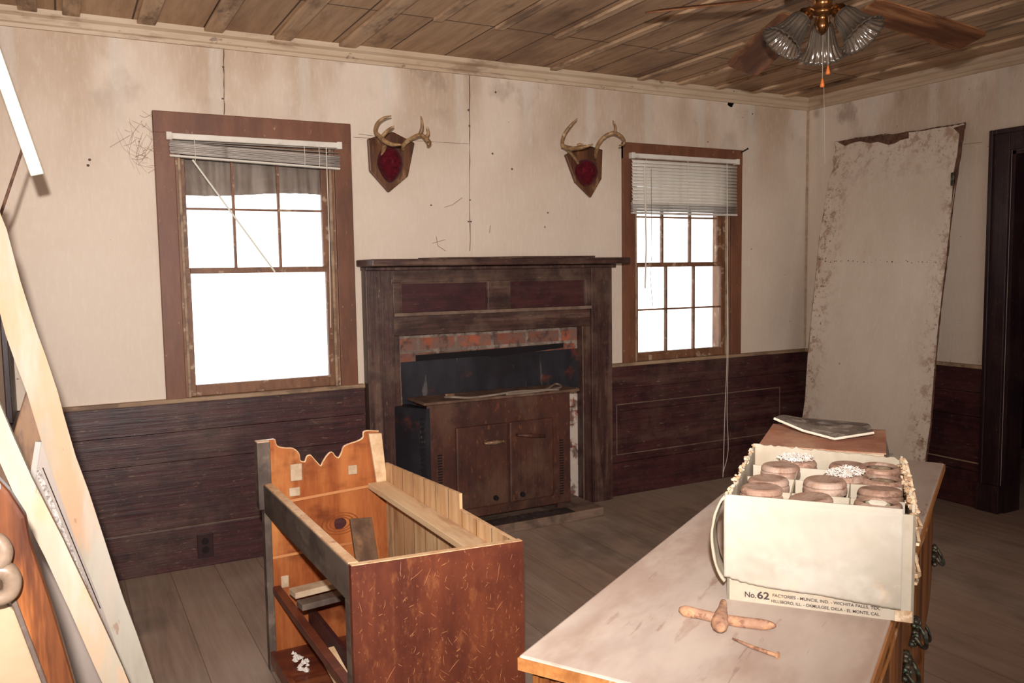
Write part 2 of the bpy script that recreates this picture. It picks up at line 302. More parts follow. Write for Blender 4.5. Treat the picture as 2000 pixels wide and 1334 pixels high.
mBoard = M('whitewashed_board', (150, 141, 126), (140, 130, 113), (1, 1, .06), 20, [((176, 130, 96), 6, (1, 1, .3), .58, .72, .7), ((166, 160, 151), 7, (1, 1, .15), .5, .7, .6), ((130, 92, 68), 26, (1, 1, .4), .72, .77, .6)], .65, .15)
mPVC = M('white_plastic_strip', (226, 226, 212), rough=.3, bs=0)
mBrownB = M('old_brown_board', (112, 84, 62), (78, 54, 42), (1, 1, .1), 20, [((150, 112, 76), 12, (1, 1, .3), .56, .7, .5)], .5, .2)
mGold = M('varnished_brown_frame', (104, 60, 34), (66, 36, 25), (1, 1, .07), 30, [((176, 106, 56), 14, (1, 1, .1), .56, .7, .6), ((50, 26, 20), 10, (1, 1, .2), .56, .72, .6)], .3, .15)
mMirP = M('grey_panel', (164, 152, 144), (156, 142, 134), (1, 1, 1), 3, rough=.45, bs=.02)
mMirB = M('panel_white_rim', (172, 166, 160), rough=.4, bs=0)
mLace = M('panel_lace_strip', (206, 200, 194), (112, 100, 98), (1, 1, 1), 160, rough=.6, bs=.3)
mBeige = M('beige_backing', (160, 138, 112), (144, 120, 96), (1, 1, 1), 5, rough=.6, bs=.05)
mOrn = M('carved_ornament', (128, 110, 94), (84, 68, 56), (1, 1, 1), 12, rough=.35, bs=.2)
mBrass = M('fan_brass', (150, 104, 62), (120, 80, 50), (1, 1, 1), 8, rough=.22, metal=.9, bs=.02)
mFanM = M('fan_motor_dark', (84, 54, 42), rough=.3, metal=.6, bs=0)
mBlade = M('fan_blade_oak', (134, 90, 60), (92, 56, 38), (.06, 1, 1), 30, [((62, 36, 26), 10, (.25, 1, 1), .52, .62, .6), ((160, 116, 80), 18, (.12, 1, 1), .58, .7, .5)], .6, .1, spec=.15)
mPull = M('orange_pull', (206, 110, 50), rough=.4, bs=0)
mChain = M('pull_chain', (190, 176, 160), rough=.4, metal=.5, bs=0)
mWeb = M('cobweb_strand', (150, 122, 100), rough=.9, bs=0)
mCurt = M('faded_cloth', (150, 138, 128), (116, 102, 92), (1, 1, .12), 16, rough=.8, bs=.1)
mOut = M('outlet_brown', (52, 32, 32), (44, 26, 28), rough=.35)
def glassmat(name, tint=(255, 255, 255), gloss=.12, rough=.02):
    t = NT(name); n = t.n; l = t.l; tr = n.new('ShaderNodeBsdfTransparent'); tr.inputs[0].default_value = lin(tint); gl = n.new('ShaderNodeBsdfGlossy'); gl.inputs['Roughness'].default_value = rough
    fr = n.new('ShaderNodeFresnel'); fr.inputs[0].default_value = 1.45; mx = n.new('ShaderNodeMixShader'); q = t.math('ADD', fr.outputs[0], gloss); l.new(q, mx.inputs[0]); l.new(tr.outputs[0], mx.inputs[1]); l.new(gl.outputs[0], mx.inputs[2])
    l.new(mx.outputs[0], n['Material Output'].inputs[0]); return t.m
mGlass = glassmat('window_glass', gloss=.0); mJar = glassmat('jar_glass', (232, 234, 226), .08, .05)
def shademat():
    t = NT('fluted_shade_glass'); n = t.n; l = t.l; tr = n.new('ShaderNodeBsdfTransparent'); tr.inputs[0].default_value = lin((214, 200, 188)); gl = n.new('ShaderNodeBsdfGlossy'); gl.inputs['Roughness'].default_value = .12
    df = n.new('ShaderNodeBsdfTranslucent'); df.inputs[0].default_value = lin((200, 190, 176)); d2 = n.new('ShaderNodeBsdfDiffuse'); d2.inputs[0].default_value = lin((190, 178, 162))
    m1 = n.new('ShaderNodeMixShader'); m1.inputs[0].default_value = .5; l.new(df.outputs[0], m1.inputs[1]); l.new(d2.outputs[0], m1.inputs[2])
    m2 = n.new('ShaderNodeMixShader'); m2.inputs[0].default_value = .2; l.new(tr.outputs[0], m2.inputs[1]); l.new(m1.outputs[0], m2.inputs[2])
    fr = n.new('ShaderNodeFresnel'); fr.inputs[0].default_value = 1.5; m3 = n.new('ShaderNodeMixShader'); l.new(t.math('ADD', fr.outputs[0], .1), m3.inputs[0]); l.new(m2.outputs[0], m3.inputs[1]); l.new(gl.outputs[0], m3.inputs[2])
    l.new(m3.outputs[0], n['Material Output'].inputs[0]); return t.m
mShade = shademat()
def plasticmat():
    t = NT('plastic_film'); n = t.n; l = t.l; tl = n.new('ShaderNodeBsdfTranslucent'); nn = t.noise((1, 1, .5), 5, 4, .6); c = t.mix(t.ramp(nn, .4, .65), (250, 250, 246), (226, 228, 222)); l.new(c, tl.inputs[0])
    tr = n.new('ShaderNodeBsdfTransparent'); tr.inputs[0].default_value = lin((245, 246, 242)); mx = n.new('ShaderNodeMixShader'); mx.inputs[0].default_value = .55; l.new(tr.outputs[0], mx.inputs[1]); l.new(tl.outputs[0], mx.inputs[2]); l.new(mx.outputs[0], n['Material Output'].inputs[0]); return t.m
mFilm = plasticmat()
# ------------------------------------------------------------------ room shell
XL = -4.62; YR = -6.2; TH = .14
W1 = (-4.019, -3.127, .785, 2.068); W2 = (-1.507, -.592, .785, 2.075); CW = .085
def wall_holes(x0, x1, z0, z1, holes):
    """boxes of a wall around rectangular holes (a0,a1,b0,b1), sorted"""
    out = []; x = x0
    for (a, b, c, d) in holes:
        out += [(x, a, z0, z1), (a, b, z0, c), (a, b, d, z1)]; x = b
    out.append((x, x1, z0, z1)); return out
h1 = (W1[0]+CW, W1[1]-CW, W1[2]-.01, W1[3]-CW-.01); h2 = (W2[0]+CW, W2[1]-CW, W2[2]-.01, W2[3]-CW-.01)
FP = (-2.98, -1.80, -.01, 1.03)  # fireplace recess
mb = MB()
for (a, b, c, d) in wall_holes(XL-.02, .02, -.02, H+.02, [h1, (FP[0], FP[1], 0, FP[3]), h2]):
    if d-c > .001: mb.box(a, b, 0, TH, c, d)
wb = mb.build('wall_back', mWall, kind='structure')
# sheet joints, nail holes on the back wall
for (a, b, c, d) in ((917, 135, 918, 490), (437, 88, 438, 224)):
    p, q = U(a, b, 1, 0), U(c, d, 1, 0); pts = [p.lerp(q, k/14)+Vector((random.uniform(-.002, .002), 0, 0)) for k in range(15)]
    MB().tube(pts, [random.uniform(.0012, .0034) for _ in pts], 4).build('panel_joint', mSeam, wb, kind='structure')
for (p, q) in ((U(690, 268, 1, 0), U(915, 281, 1, 0)), (U(700, 262, 1, 0), U(735, 266, 1, 0))):
    MB().tube([p, q], .0012, 4).build('panel_joint', mSeam, wb, kind='structure')
c = U(1427, 201, 1, 0)
MB().lathe([(.001, -.004), (.024, -.004), (.026, 0), (.001, 0)], 12, Matrix.Translation(c) @ Matrix.Rotation(PI/2, 4, 'X'), .15, 5).build('hole', mBlack, wb, label='dark ragged hole near the ceiling')
rr = random.Random(5)
for (a, b) in ((915, 215), (917, 246), (918, 390), (920, 432), (915, 432), (1000, 330), (1070, 415), (172, 323), (175, 312), (962, 300), (842, 400), (968, 180), (436, 130), (435, 192), (1470, 222)):
    c = U(a, b, 1, 0); MB().lathe([(.0005, -.003), (.005, -.003), (.006, 0), (.0005, 0)], 8, Matrix.Translation(c) @ Matrix.Rotation(PI/2, 4, 'X')).build('nail_hole', mSeam, wb)
for pts in (((868, 405), (884, 400), (900, 388), (903, 386)), ((852, 462), (855, 480), (870, 490)), ((845, 475), (870, 468)), ((958, 440), (956, 455))):
    MB().tube([U(a, b, 1, -.001) for a, b in pts], .0018, 4).build('scuff_mark', mWeb, wb)
# right wall with the doorway
DY0, DY1, DZ = -1.37, -2.18, 1.93
mb = MB()
mb.box(0, TH, DY0, .16, -.02, H+.02).box(0, TH, DY1, DY0, DZ, H+.02).box(0, TH, YR, DY1, -.02, H+.02)
wr = mb.build('wall_right', mWallR, kind='structure')
MB().tube([U(1918, 278, 0, 0), U(1700, 300, 0, 0)], .0012, 4).build('panel_joint', mSeam, wr, kind='structure')
# left wall stops at the opening the photographer stands in
mb = MB()
WL = (-.95, -.18, .79, 1.95)
mb.box(XL-TH, XL, -.12, .16, -.02, H+.02).box(XL-TH, XL, -3.1, -.12, -.02, H+.02)
mb.build('wall_left', mWallR, kind='structure')
MB().box(XL-1.6, XL-1.46, YR, -3.1, -.02, H+.02).box(XL-1.6, XL-TH, -3.1, -2.98, -.02, H+.02).build('wall_alcove', mWallR, kind='structure')
mb = MB()  # wall behind the photographer
mb.box(XL-1.6, .14, YR-.14, YR, -.02, H+.02)
mb.build('wall_front', mWall, kind='structure')
MB().box(XL-1.6, 3.0, YR-.14, .5, -.06, 0).build('floor', mFloor, kind='structure')
mb = MB().box(XL-1.6, 3.0, YR-.14, .5, H, H+.05)
ce = mb.build('ceiling', mCeil, kind='structure')
for px, w in ((55, .07), (138, .066), (281, .075), (410, .08), (543, .078), (668, .085)):
    c = U(px, 24+.106*px, 2, H).x; MB().box(c-w/2, c+w/2, YR, -.03, H-.016, H).build('batten', mBatt, ce, bevel=.004, kind='structure')
for c, y1 in ((-2.91, -.61), (-2.61, -.61), (-2.29, -.59), (-1.985, -.04), (-1.69, -.6), (-1.40, -.04), (-1.11, -.04), (-.82, -.04), (-.53, -.04), (-.25, -.04)):
    MB().box(c-.022, c+.022, YR, y1, H-.015, H).build('batten', mBatt, ce, bevel=.004, kind='structure')
# side room through the doorway
mb = MB().box(TH, 1.7, -.5, -.4, -.02, H).box(1.7, 1.8, -3.4, -.4, -.02, H).box(TH, 1.7, -3.4, -3.3, -.02, H)
mb.build('wall_hall', mDoorW, kind='structure')
# crown
def profile_x(name, prof, x0, x1, mat, kind='structure', y=0):
    return MB().prism([(x0, y-a, b) for a, b in prof], (x1-x0, 0, 0)).build(name, mat, kind=kind)
CR = [(0, H-.075), (.012, H-.075), (.014, H-.06), (.022, H-.055), (.024, H-.032), (.04, H-.022), (.042, H), (0, H)]
profile_x('trim_1', CR, XL, 0, mTrim)
MB().prism([(-a, 0, b) for a, b in CR], (0, YR, 0)).build('trim_2', mTrimY, kind='structure')
MB().prism([(XL+a, 0, b) for a, b in CR], (0, -3.1, 0)).build('trim_3', mTrimY, kind='structure')
MB().box(-.012, 0, -.012, 0, .8, H-.07).build('trim_4', mTrimY, kind='structure')
# wainscot boards on the back wall
def boards_x(x0, x1, zs, mat):
    mb = MB()
    for i in range(len(zs)-1): mb.box(x0, x1, -.02, 0, zs[i]+.002, zs[i+1]-.002)
    return mb
SZ = [.20, .505, .64, .772]
t5 = structure('trim_5', 'dark painted horizontal board wainscot')
for x0, x1 in ((XL, -3.095), (-1.66, 0)):
    for i in range(3): MB().box(x0, x1, -.02, 0, SZ[i]+.0006, SZ[i+1]-.0006).build('wainscot_board', mWain, t5, bevel=.002, kind='structure')
    MB().box(x0, x1, -.034, 0, .772, .792).build('chair_rail', mRail, t5, bevel=.004, kind='structure')
MB().box(-1.56, -.25, -.023, -.02, .245, .25).box(-1.56, -.25, -.023, -.02, .545, .55).box(-1.565, -1.56, -.023, -.02, .245, .55).box(-.25, -.245, -.023, -.02, .245, .55).build('panel_moulding', mDust, t5, kind='structure')
MB().box(XL, -3.095, -.0285, -.02, .1985, .2015).box(-1.66, -1.652, -.0285, -.02, .0, .772).build('board_edge', mDust, t5, kind='structure')
MB().box(XL, -3.095, -.028, 0, 0, .198).build('baseboard_1', mWain, bevel=.004, kind='structure')
MB().box(-1.66, 0, -.028, 0, 0, .2).build('baseboard_2', mWain, bevel=.004, kind='structure')
t6 = structure('trim_6', 'dark painted wainscot on the right wall')
for (y0, y1) in ((-1.265, 0), (YR, -2.3)):
    for i in range(3): MB().box(-.02, 0, y0, y1, SZ[i]+.0015, SZ[i+1]-.0015).build('wainscot_board', mWainR, t6, bevel=.002, kind='structure')
    MB().box(-.034, 0, y0, y1, .772, .792).build('chair_rail', mRail, t6, bevel=.004, kind='structure')
    MB().box(-.024, -.02, y0, y1, .247, .253).build('panel_moulding', mRail, t6, kind='structure')
MB().box(-.028, 0, -1.265, 0, 0, .2).build('baseboard_3', mWainR, bevel=.004, kind='structure')
MB().box(-.028, 0, YR, -2.3, 0, .2).build('baseboard_4', mWainR, bevel=.004, kind='structure')
MB().box(XL, XL+.02, -3.1, 0, 0, .772).box(XL, XL+.034, -3.1, 0, .772, .792).build('trim_7', mWainR, kind='structure')
MB().box(XL, XL+.022, -.35, -.02, .792, 1.35).build('trim_8', mDoorW, bevel=.003, kind='structure')
# doorway casing
d1 = structure('door_1', 'dark painted doorway casing in the right wall')
MB().box(-.022, 0, DY0, -1.262, 0, 2.03).build('casing', mDoorW, d1, bevel=.004, kind='structure')
MB().box(-.034, -.022, -1.285, -1.262, 0, 2.045).build('casing_moulding', mDoorW, d1, bevel=.005, kind='structure')
MB().box(-.022, 0, DY1-.11, DY1, 0, 2.03).build('casing', mDoorW, d1, bevel=.004, kind='structure')
MB().box(-.022, 0, DY1, DY0, DZ, 2.03).build('head_casing', mDoorW, d1, bevel=.004, kind='structure')
MB().box(-.034, -.022, DY1-.11, -1.285, 2.02, 2.045).build('casing_moulding', mDoorW, d1, bevel=.005, kind='structure')
MB().box(0, TH, DY0-.02, DY0, 0, DZ).box(0, TH, DY1, DY1+.02, 0, DZ).box(0, TH, DY1, DY0, DZ-.02, DZ).build('jamb', mDoorW, d1, kind='structure')
MB().box(-.045, 0, -1.385, -1.255, 0, .15).build('plinth', mDoorW, d1, bevel=.004, kind='structure')
# ------------------------------------------------------------------ windows
def window(name, W, lab, rows_lower, glassrows):
    x0, x1, z0, z1 = W; w = structure(name, lab)
    MB().box(x0, x0+CW, -.022, 0, z0, z1).build('side_casing', mCase, w, bevel=.003, kind='structure')
    MB().box(x1-CW, x1, -.022, 0, z0, z1).build('side_casing', mCase, w, bevel=.003, kind='structure')
    MB().box(x0, x1, -.024, -.0, z1-CW-.01, z1).build('head_casing', mCase, w, bevel=.003, kind='structure')
    a, b = x0+CW, x1-CW; top = z1-CW-.01
    MB().box(a-.0, a+.012, 0, TH, z0, top).box(b-.012, b, 0, TH, z0, top).box(a, b, 0, TH, top-.012, top).box(a, b, 0, TH, z0-.01, z0+.006).build('window_jamb', mSash, w, kind='structure')
    MB().box(a+.012, a+.024, -.004, .012, z0, top).box(b-.024, b-.012, -.004, .012, z0, top).build('stop_bead', mRail, w, bevel=.002, kind='structure')
    MB().box(a, b, -.03, .03, z0-.012, z0+.004).build('window_sill', mCase, w, bevel=.003, kind='structure')
    mid = 1.368; a += .014; b -= .014
    def sash(nm, y, zb, zt, bot, tp, rows):
        s = .034; f = MB().box(a, a+s, y, y+.03, zb, zt).box(b-s, b, y, y+.03, zb, zt).box(a+s, b-s, y, y+.03, zb, zb+bot).box(a+s, b-s, y, y+.03, zt-tp, zt)
        o = f.build(nm, mSash, w, bevel=.002, kind='structure')
        if rows:
            mu = MB(); gx0, gx1, gz0, gz1 = a+s, b-s, zb+bot, zt-tp
            for k in (1, 2): xx = gx0+(gx1-gx0)*k/3; mu.box(xx-.006, xx+.006, y+.004, y+.024, gz0, gz1)
            for k in range(1, rows): zz = gz0+(gz1-gz0)*k/rows; mu.box(gx0, gx1, y+.006, y+.022, zz-.005, zz+.005)
            mu.build('muntins', mSash, o, kind='structure')
        MB().box(a+s, b-s, y+.012, y+.0145, zb+bot, zt-tp).build('window_pane', mGlass, o, kind='structure')
    sash('upper_sash', .055, mid-.015, top-.012, .022, .035, 2)
    sash('lower_sash', .018, z0+.006, mid+.012, .05, .026, rows_lower)
    return w
w1 = window('window_1', W1, 'left window in brown casing, bright single lower pane', 0, 0)
w2 = window('window_2', W2, 'right window in brown casing with nine visible small panes', 2, 0)
# clear-plastic sheet outside the right window, cloth behind the top of the left window
def film(u, v):
    x = W2[0]+.07+u*(W2[1]-W2[0]-.14); z = .74+v*1.3; return (x, .155+.012*noise.noise(Vector((x*6, z*2, 0)))+.006*math.sin(9*x+6*z), z)
MB().grid(film, 30, 30).build('window_film', mFilm, smooth=True)
tag(bpy.data.objects['window_film'], 'translucent plastic sheet stretched outside the right window', 'plastic sheet')
def curt(u, v):
    x = W1[0]+.10+u*(W1[1]-W1[0]-.2); z = 1.725+v*.24+.012*math.sin(x*7); return (x, .105+.007*math.sin(x*95+2*math.sin(x*17))+.003*math.sin(x*37+z*30), z)
MB().grid(curt, 110, 8).build('window_cloth', mCurt, smooth=True, solid=.001)
tag(bpy.data.objects['window_cloth'], 'faded grey gathered cloth across the top panes of the left window', 'curtain')
# ------------------------------------------------------------------ blinds
def slat_mesh(w, depth=.025, bow=.003, n=4):
    mb = MB(); mb.grid(lambda u, v: ((u-.5)*w, (v-.5)*depth, bow*(1-(2*v-1)**2)), 6, n)
    return mb
def copy(o, parent):
    c_ = o.copy(); COL.objects.link(c_); c_.parent = parent; return c_
def blind(name, lab, xa, xb, ztop, drop):
    t = thing(name, lab, 'window blind', ((xa+xb)/2, -.04, ztop), 0); w = xb-xa
    MB().box(-w/2, w/2, -.016, .016, -.026, 0).build('headrail', mBlind, t, bevel=.003)
    MB().box(-w/2-.006, -w/2+.018, -.018, .017, -.03, .004).build('bracket', mBlind, t, bevel=.002)
    MB().box(w/2-.018, w/2+.006, -.018, .017, -.03, .004).build('bracket', mBlind, t, bevel=.002)
    return t, w
xa, xb = U(327, 270, 1, -.04).x, U(664, 288, 1, -.04).x; zt = U(500, 270, 1, -.04).z
b1, w = blind('mini_blind', 'white mini blind drawn up crooked in a thick stack on the left window', xa, xb, zt, 0)
s0 = slat_mesh(w-.012).build('slat', mBlindD, b1, smooth=True, solid=.0006)
NS = 20
for k in range(NS):
    o = s0 if k == 0 else copy(s0, b1); f = k/(NS-1); zl = -.034-.052*f; zr = -.040-.082*f if k > 2 else -.03-.02*k
    if k > 2: zr = -.055-.058*f
    o.location = (random.uniform(-.003, .003), random.uniform(-.002, .002), (zl+zr)/2); o.rotation_euler = (random.uniform(-.12, .12), math.atan2(-(zr-zl), w), 0)
o = MB().box(-w/2+.004, w/2-.004, -.014, .014, -.010, 0).build('bottom_rail', mBlind, b1, bevel=.004); o.location = (0, 0, -.105); o.rotation_euler = (0, math.atan2(.026, w), 0)
for fx in (-.36, .36, .27): MB().tube([(w*fx, -.019, -.02), (w*fx+.002, -.02, -.08), (w*fx, -.018, -.125)], .0016, 5).build('ladder_cord', mCord, b1)
p0, p1 = U(376, 312, 1, -.066), U(537, 531, 1, -.03)
MB().tube([p0, p1], .0042, 8).build('wand', mPVC, b1, world=True)
p0, p1 = U(637, 285, 1, -.062), U(646, 640, 1, -.045)
MB().tube([p0, p0.lerp(p1, .5)+Vector((.004, 0, 0)), p1], .0022, 6).build('cord', mCord, b1, world=True)
# right blind: open slats over a small stack
xa, xb = U(1233, 308, 1, -.04).x, U(1440, 320, 1, -.04).x; zt = U(1337, 306, 1, -.04).z
b2, w = blind('mini_blind', 'white mini blind half lowered with evenly spaced slats on the right window', xa, xb, zt, 0)
zbot = U(1337, 420, 1, -.04).z-zt; s0 = slat_mesh(w-.01).build('slat', mBlind, b2, smooth=True, solid=.0006)
k = 0; zz = -.043; 
while zz > zbot+.066:
    o = s0 if k == 0 else copy(s0, b2); o.location = (random.uniform(-.002, .002), 0, zz); o.rotation_euler = (1.0, random.uniform(-.002, .002), 0); zz -= .0195; k += 1
s1 = slat_mesh(w-.01).build('slat', mBlindD, b2, smooth=True, solid=.0006); k = 0; zz = zbot+.066
while zz > zbot+.012:
    o = s1 if k == 0 else copy(s1, b2); o.location = (random.uniform(-.003, .003), random.uniform(-.002, .002), zz); o.rotation_euler = (random.uniform(-.1, .1), 0, 0); zz -= .0042; k += 1
MB().box(-w/2+.004, w/2-.004, -.014, .014, zbot, zbot+.012).build('bottom_rail', mBlindD, b2, bevel=.004)
for fx in (-.38, .0, .38): MB().tube([(w*fx, -.015, -.02), (w*fx, -.017, zbot)], .0012, 5).build('ladder_cord', mCord, b2)
MB().tube([U(1259, 325, 1, -.062), U(1262, 480, 1, -.058), U(1260, 563, 1, -.056)], .0045, 8).build('wand', mCord, b2, world=True)
MB().tube([U(1272, 330, 1, -.062), U(1273, 500, 1, -.058), U(1270, 540, 1, -.058), U(1275, 600, 1, -.056)], .0018, 6).build('tilt_cord', mWeb, b2, world=True)
P = [U(1420, 322, 1, -.062), U(1421, 500, 1, -.07), U(1420, 690, 1, -.08), U(1416, 800, 1, -.08), U(1412, 932, 1, -.09)]
MB().tube(arc(P), .0022, 6).build('cord', mCord, b2, world=True)
P = [U(1421, 500, 1, -.072), U(1422, 690, 1, -.083), U(1420, 800, 1, -.084), U(1422, 880, 1, -.085), U(1412, 925, 1, -.09)]
MB().tube(arc(P), .0018, 6).build('cord', mCord, b2, world=True)
# ------------------------------------------------------------------ antler mounts
def mount(lab, plaq, skull, tubes, flare):
    P = [U(a, b, 1, -.004) for a, b in plaq]; c0 = sum(P, Vector())/len(P)
    t = thing('antler_mount', lab, 'antler mount', (c0.x, 0, c0.z), 0, 'antler mounts over the mantel')
    MB().prism([(p.x, -.001, p.z) for p in P], (0, -.022, 0)).build('plaque', mPlaque, t, world=True, bevel=.006)
    sx, sz, hx, hz = skull; c = U(sx, sz, 1, -.05); a = U(sx-hx, sz, 1, -.05); d = U(sx, sz-hz, 1, -.05); rx, rz = abs(c.x-a.x), abs(d.z-c.z)
    mb = MB()
    def sk(u, v):
        th = (u)*PI*2; ph = v*PI/2; r = math.cos(ph); zz = math.sin(th)*r
        x = math.cos(th)*r*rx*(1 if zz > -.1 else 1-.32*(-zz)); return (c.x+x, -.022-.075*math.sin(ph)**.8, c.z+zz*rz)
    mb.grid(sk, 28, 8).build('skull_cap', mVelvet, t, world=True, smooth=True)
    for pts, rads in tubes:
        Q = arc([U(690+x/3.636, 200+y/3.636, 1, -d) for x, y, d in pts], 5); n = len(Q); R = []
        for i in range(n):
            f = i/(n-1)*(len(rads)-1); k = min(int(f), len(rads)-2); R.append((rads[k]+(rads[k+1]-rads[k])*(f-k))*(1+.08*noise.noise(Q[i]*90)))
        MB().tube(Q, R, 10).build('antler', mAntler, t, world=True, smooth=True)
    return t
mount('antler rack on wooden shield left of the wall joint, near the left window', [(765, 258), (808, 280), (795, 345), (757, 377), (720, 335), (716, 272)], (764, 320, 24, 36),
      [([(205, 385, .05), (215, 340, .06), (222, 300, .09), (200, 262, .13), (182, 238, .16)], [.009, .011, .011, .010]),
       ([(182, 238, .16), (158, 205, .18), (172, 150, .20), (215, 112, .22), (270, 95, .24)], [.010, .010, .009, .007, .003]),
       ([(182, 238, .16), (215, 268, .21), (270, 298, .25), (340, 300, .29)], [.011, .011, .010, .004]),
       ([(200, 250, .18), (235, 210, .20), (265, 185, .22), (290, 168, .23)], [.010, .009, .007, .003]),
       ([(352, 335, .05), (352, 312, .07), (380, 280, .10), (425, 250, .14), (475, 232, .17), (505, 245, .20), (530, 280, .23)], [.009, .011, .011, .010, .011, .010, .009]),
       ([(472, 232, .17), (488, 185, .18), (488, 140, .19), (480, 98, .2)], [.010, .009, .007, .003]),
       ([(512, 252, .2), (532, 225, .21), (530, 195, .21), (522, 175, .21)], [.009, .008, .007, .006]),
       ([(522, 262, .21), (540, 285, .23), (530, 302, .24)], [.010, .011, .008])], 0)
mount('antler rack on wooden shield touching the right window casing', [(1140, 283), (1174, 293), (1172, 350), (1151, 387), (1121, 357), (1101, 303)], (1148, 337, 20.5, 27),
      [([(1600, 435, .05), (1565, 385, .08), (1530, 345, .12), (1495, 312, .16)], [.008, .008, .008, .010]),
       ([(1492, 318, .16), (1484, 280, .17), (1500, 225, .19), (1540, 168, .21), (1590, 115, .23)], [.011, .010, .010, .008, .003]),
       ([(1494, 312, .16), (1550, 326, .21), (1630, 318, .26), (1702, 298, .3)], [.011, .012, .010, .004]),
       ([(1590, 305, .22), (1610, 298, .23), (1632, 300, .24)], [.008, .007, .004]),
       ([(1720, 400, .05), (1724, 350, .07), (1745, 290, .10), (1790, 240, .14), (1850, 218, .17), (1900, 240, .20), (1925, 275, .24), (1915, 300, .26), (1885, 308, .27)], [.009, .011, .012, .011, .011, .010, .008, .007, .003]),
       ([(1855, 218, .17), (1862, 180, .18), (1845, 130, .19)], [.010, .008, .003])], 0)
# ------------------------------------------------------------------ mantelpiece
YM = -.07
mt = thing('mantelpiece', 'dark weathered wooden mantelpiece between the two windows', 'mantelpiece', (-2.42, 0, 0))
def mp(a, b, y=YM): return U(a, b, 1, y)
mx0 = -3.09; mx1 = mp(1196, 700).x; ix0 = mp(783, 700).x; ix1 = mp(1140, 700).x; px0 = mp(772, 700).x; px1 = mp(1156, 700).x
zs = 1.375; ztop_open = mp(960, 647).z; zled = mp(960, 608).z
MB().box(mx0, px0-.001, YM, 0, 0, zs).build('pilaster', mMant, mt, world=True, bevel=.003)
MB().box(px1+.001, mx1, YM, 0, 0, zs).build('pilaster', mMant, mt, world=True, bevel=.003)
MB().box(mx0+.075, mx0+.082, YM-.004, YM, 0, zs).build('bead', mMant, mt, world=True)
MB().box(px0, ix0, YM+.012, -.0, 0, ztop_open).build('inner_stile', mMant, mt, world=True, bevel=.002)
MB().box(ix1, px1, YM+.012, 0, 0, ztop_open).build('inner_stile', mMant, mt, world=True, bevel=.002)
MB().box(px0, px1, YM+.012, 0, ztop_open, zled).build('lintel_board', mMantH, mt, world=True, bevel=.003)
MB().box(px0, px1, YM-.006, YM+.012, zled-.008, zled+.010).build('ledge', mDust, mt, world=True, bevel=.003)
q1, q2, q3, q4 = mp(782, 552), mp(955, 612), mp(995, 548), mp(1145, 602)
zt_, zb_ = q1.z, zled+.012
fr = MB().box(px0, px1, YM+.004, 0, zt_, zs).box(px0, q1.x, YM+.004, 0, zled+.01, zt_).box(q2.x, q3.x, YM+.004, 0, zled+.01, zt_).box(q4.x, px1, YM+.004, 0, zled+.01, zt_)
fr.build('frieze_frame', mMantH, mt, world=True, bevel=.002)
MB().box(q1.x, q2.x, YM+.022, 0, zled+.01, zt_).build('frieze_panel', mMantP, mt, world=True)
MB().box(q3.x, q4.x, YM+.022, 0, zled+.01, zt_).build('frieze_panel', mMantP, mt, world=True)
for (a, b) in ((q1.x, q2.x), (q3.x, q4.x)):
    MB().box(a, b, YM+.006, YM+.02, zt_-.008, zt_).box(a, a+.008, YM+.006, YM+.02, zled+.01, zt_-.008).box(b-.008, b, YM+.006, YM+.02, zled+.01, zt_-.008).build('panel_moulding', mMantH, mt, world=True)
sl, sr = -3.115, U(1232, 500, 1, -.25).x
MB().box(sl, sr, -.25, 0, zs, zs+.034).build('shelf', mMantH, mt, world=True, bevel=.006)
MB().box(mx0-.005, mx1+.01, -.10, 0, zs-.02, zs).build('bed_moulding', mMant, mt, world=True, bevel=.004)
for i, (a, b, w_, lab) in enumerate(((-2.72, -2.44, .14, 'thin grey wood strip lying crosswise on the mantel shelf, left one'), (-2.36, -1.85, .16, 'thin warped board lying flat on the right half of the mantel shelf'))):
    o = MB().prism([(a, -.245, zs+.035), (b, -.235, zs+.035), (b+.02, -.08, zs+.035), (a-.1, -.09, zs+.035)], (0, 0, .006+.003*i)).build('loose_board', mMantH)
    tag(o, lab, 'board')
for xo in (ix1-.001, ix0-.003): MB().box(xo, xo+.004, YM+.008, YM+.0125, 0, ztop_open).build('opening_bead', mDust, mt, world=True)
# firebox: brick surround, iron cover sheet, soot recess
br = structure('wall_chimney', 'sooty brick around the closed fireplace')
MB().box(FP[0]-.02, FP[1]+.02, .0, .1, .86, FP[3]+.03).build('brick_lintel', mBrick, br, kind='structure')
MB().box(ix1-.12, FP[1]+.02, .002, .1, 0, .86).build('brick_side', mBrickW, br, kind='structure')
MB().box(FP[0]-.02, ix0+.05, .002, .1, 0, .86).build('brick_side', mBrick, br, kind='structure')
MB().box(FP[0], FP[1], .12, .14, 0, FP[3]).build('recess_back', mBlack, br, kind='structure')
c1, c2, c3, c4 = U(782, 708, 1, -.01), U(1137, 680, 1, -.01), U(1134, 756, 1, -.01), U(788, 800, 1, -.01)
o = MB().prism([(c1.x, -.012, c1.z), (c2.x, -.012, c1.z+.012), (c2.x, -.012, c3.z), (c4.x, -.012, .62)], (0, .004, 0)).build('cover_sheet', mSheet)
tag(o, 'dark blue-black sheet metal closing the fireplace opening above the heater', 'metal sheet')
a, b = U(812, 700, 1, -.014), U(1100, 672, 1, -.014)
o2 = MB().prism([(a.x, -.013, a.z-.014), (U(952, 690, 1, -.014).x, -.013, a.z-.012), (U(960, 700, 1, -.014).x, -.013, a.z-.022), (b.x, -.013, b.z-.02), (b.x+.004, -.013, b.z+.006), (a.x, -.013, a.z+.016)], (0, -.001, 0)).build('gap', mBlack, o, label='black gap along the top of the sheet')
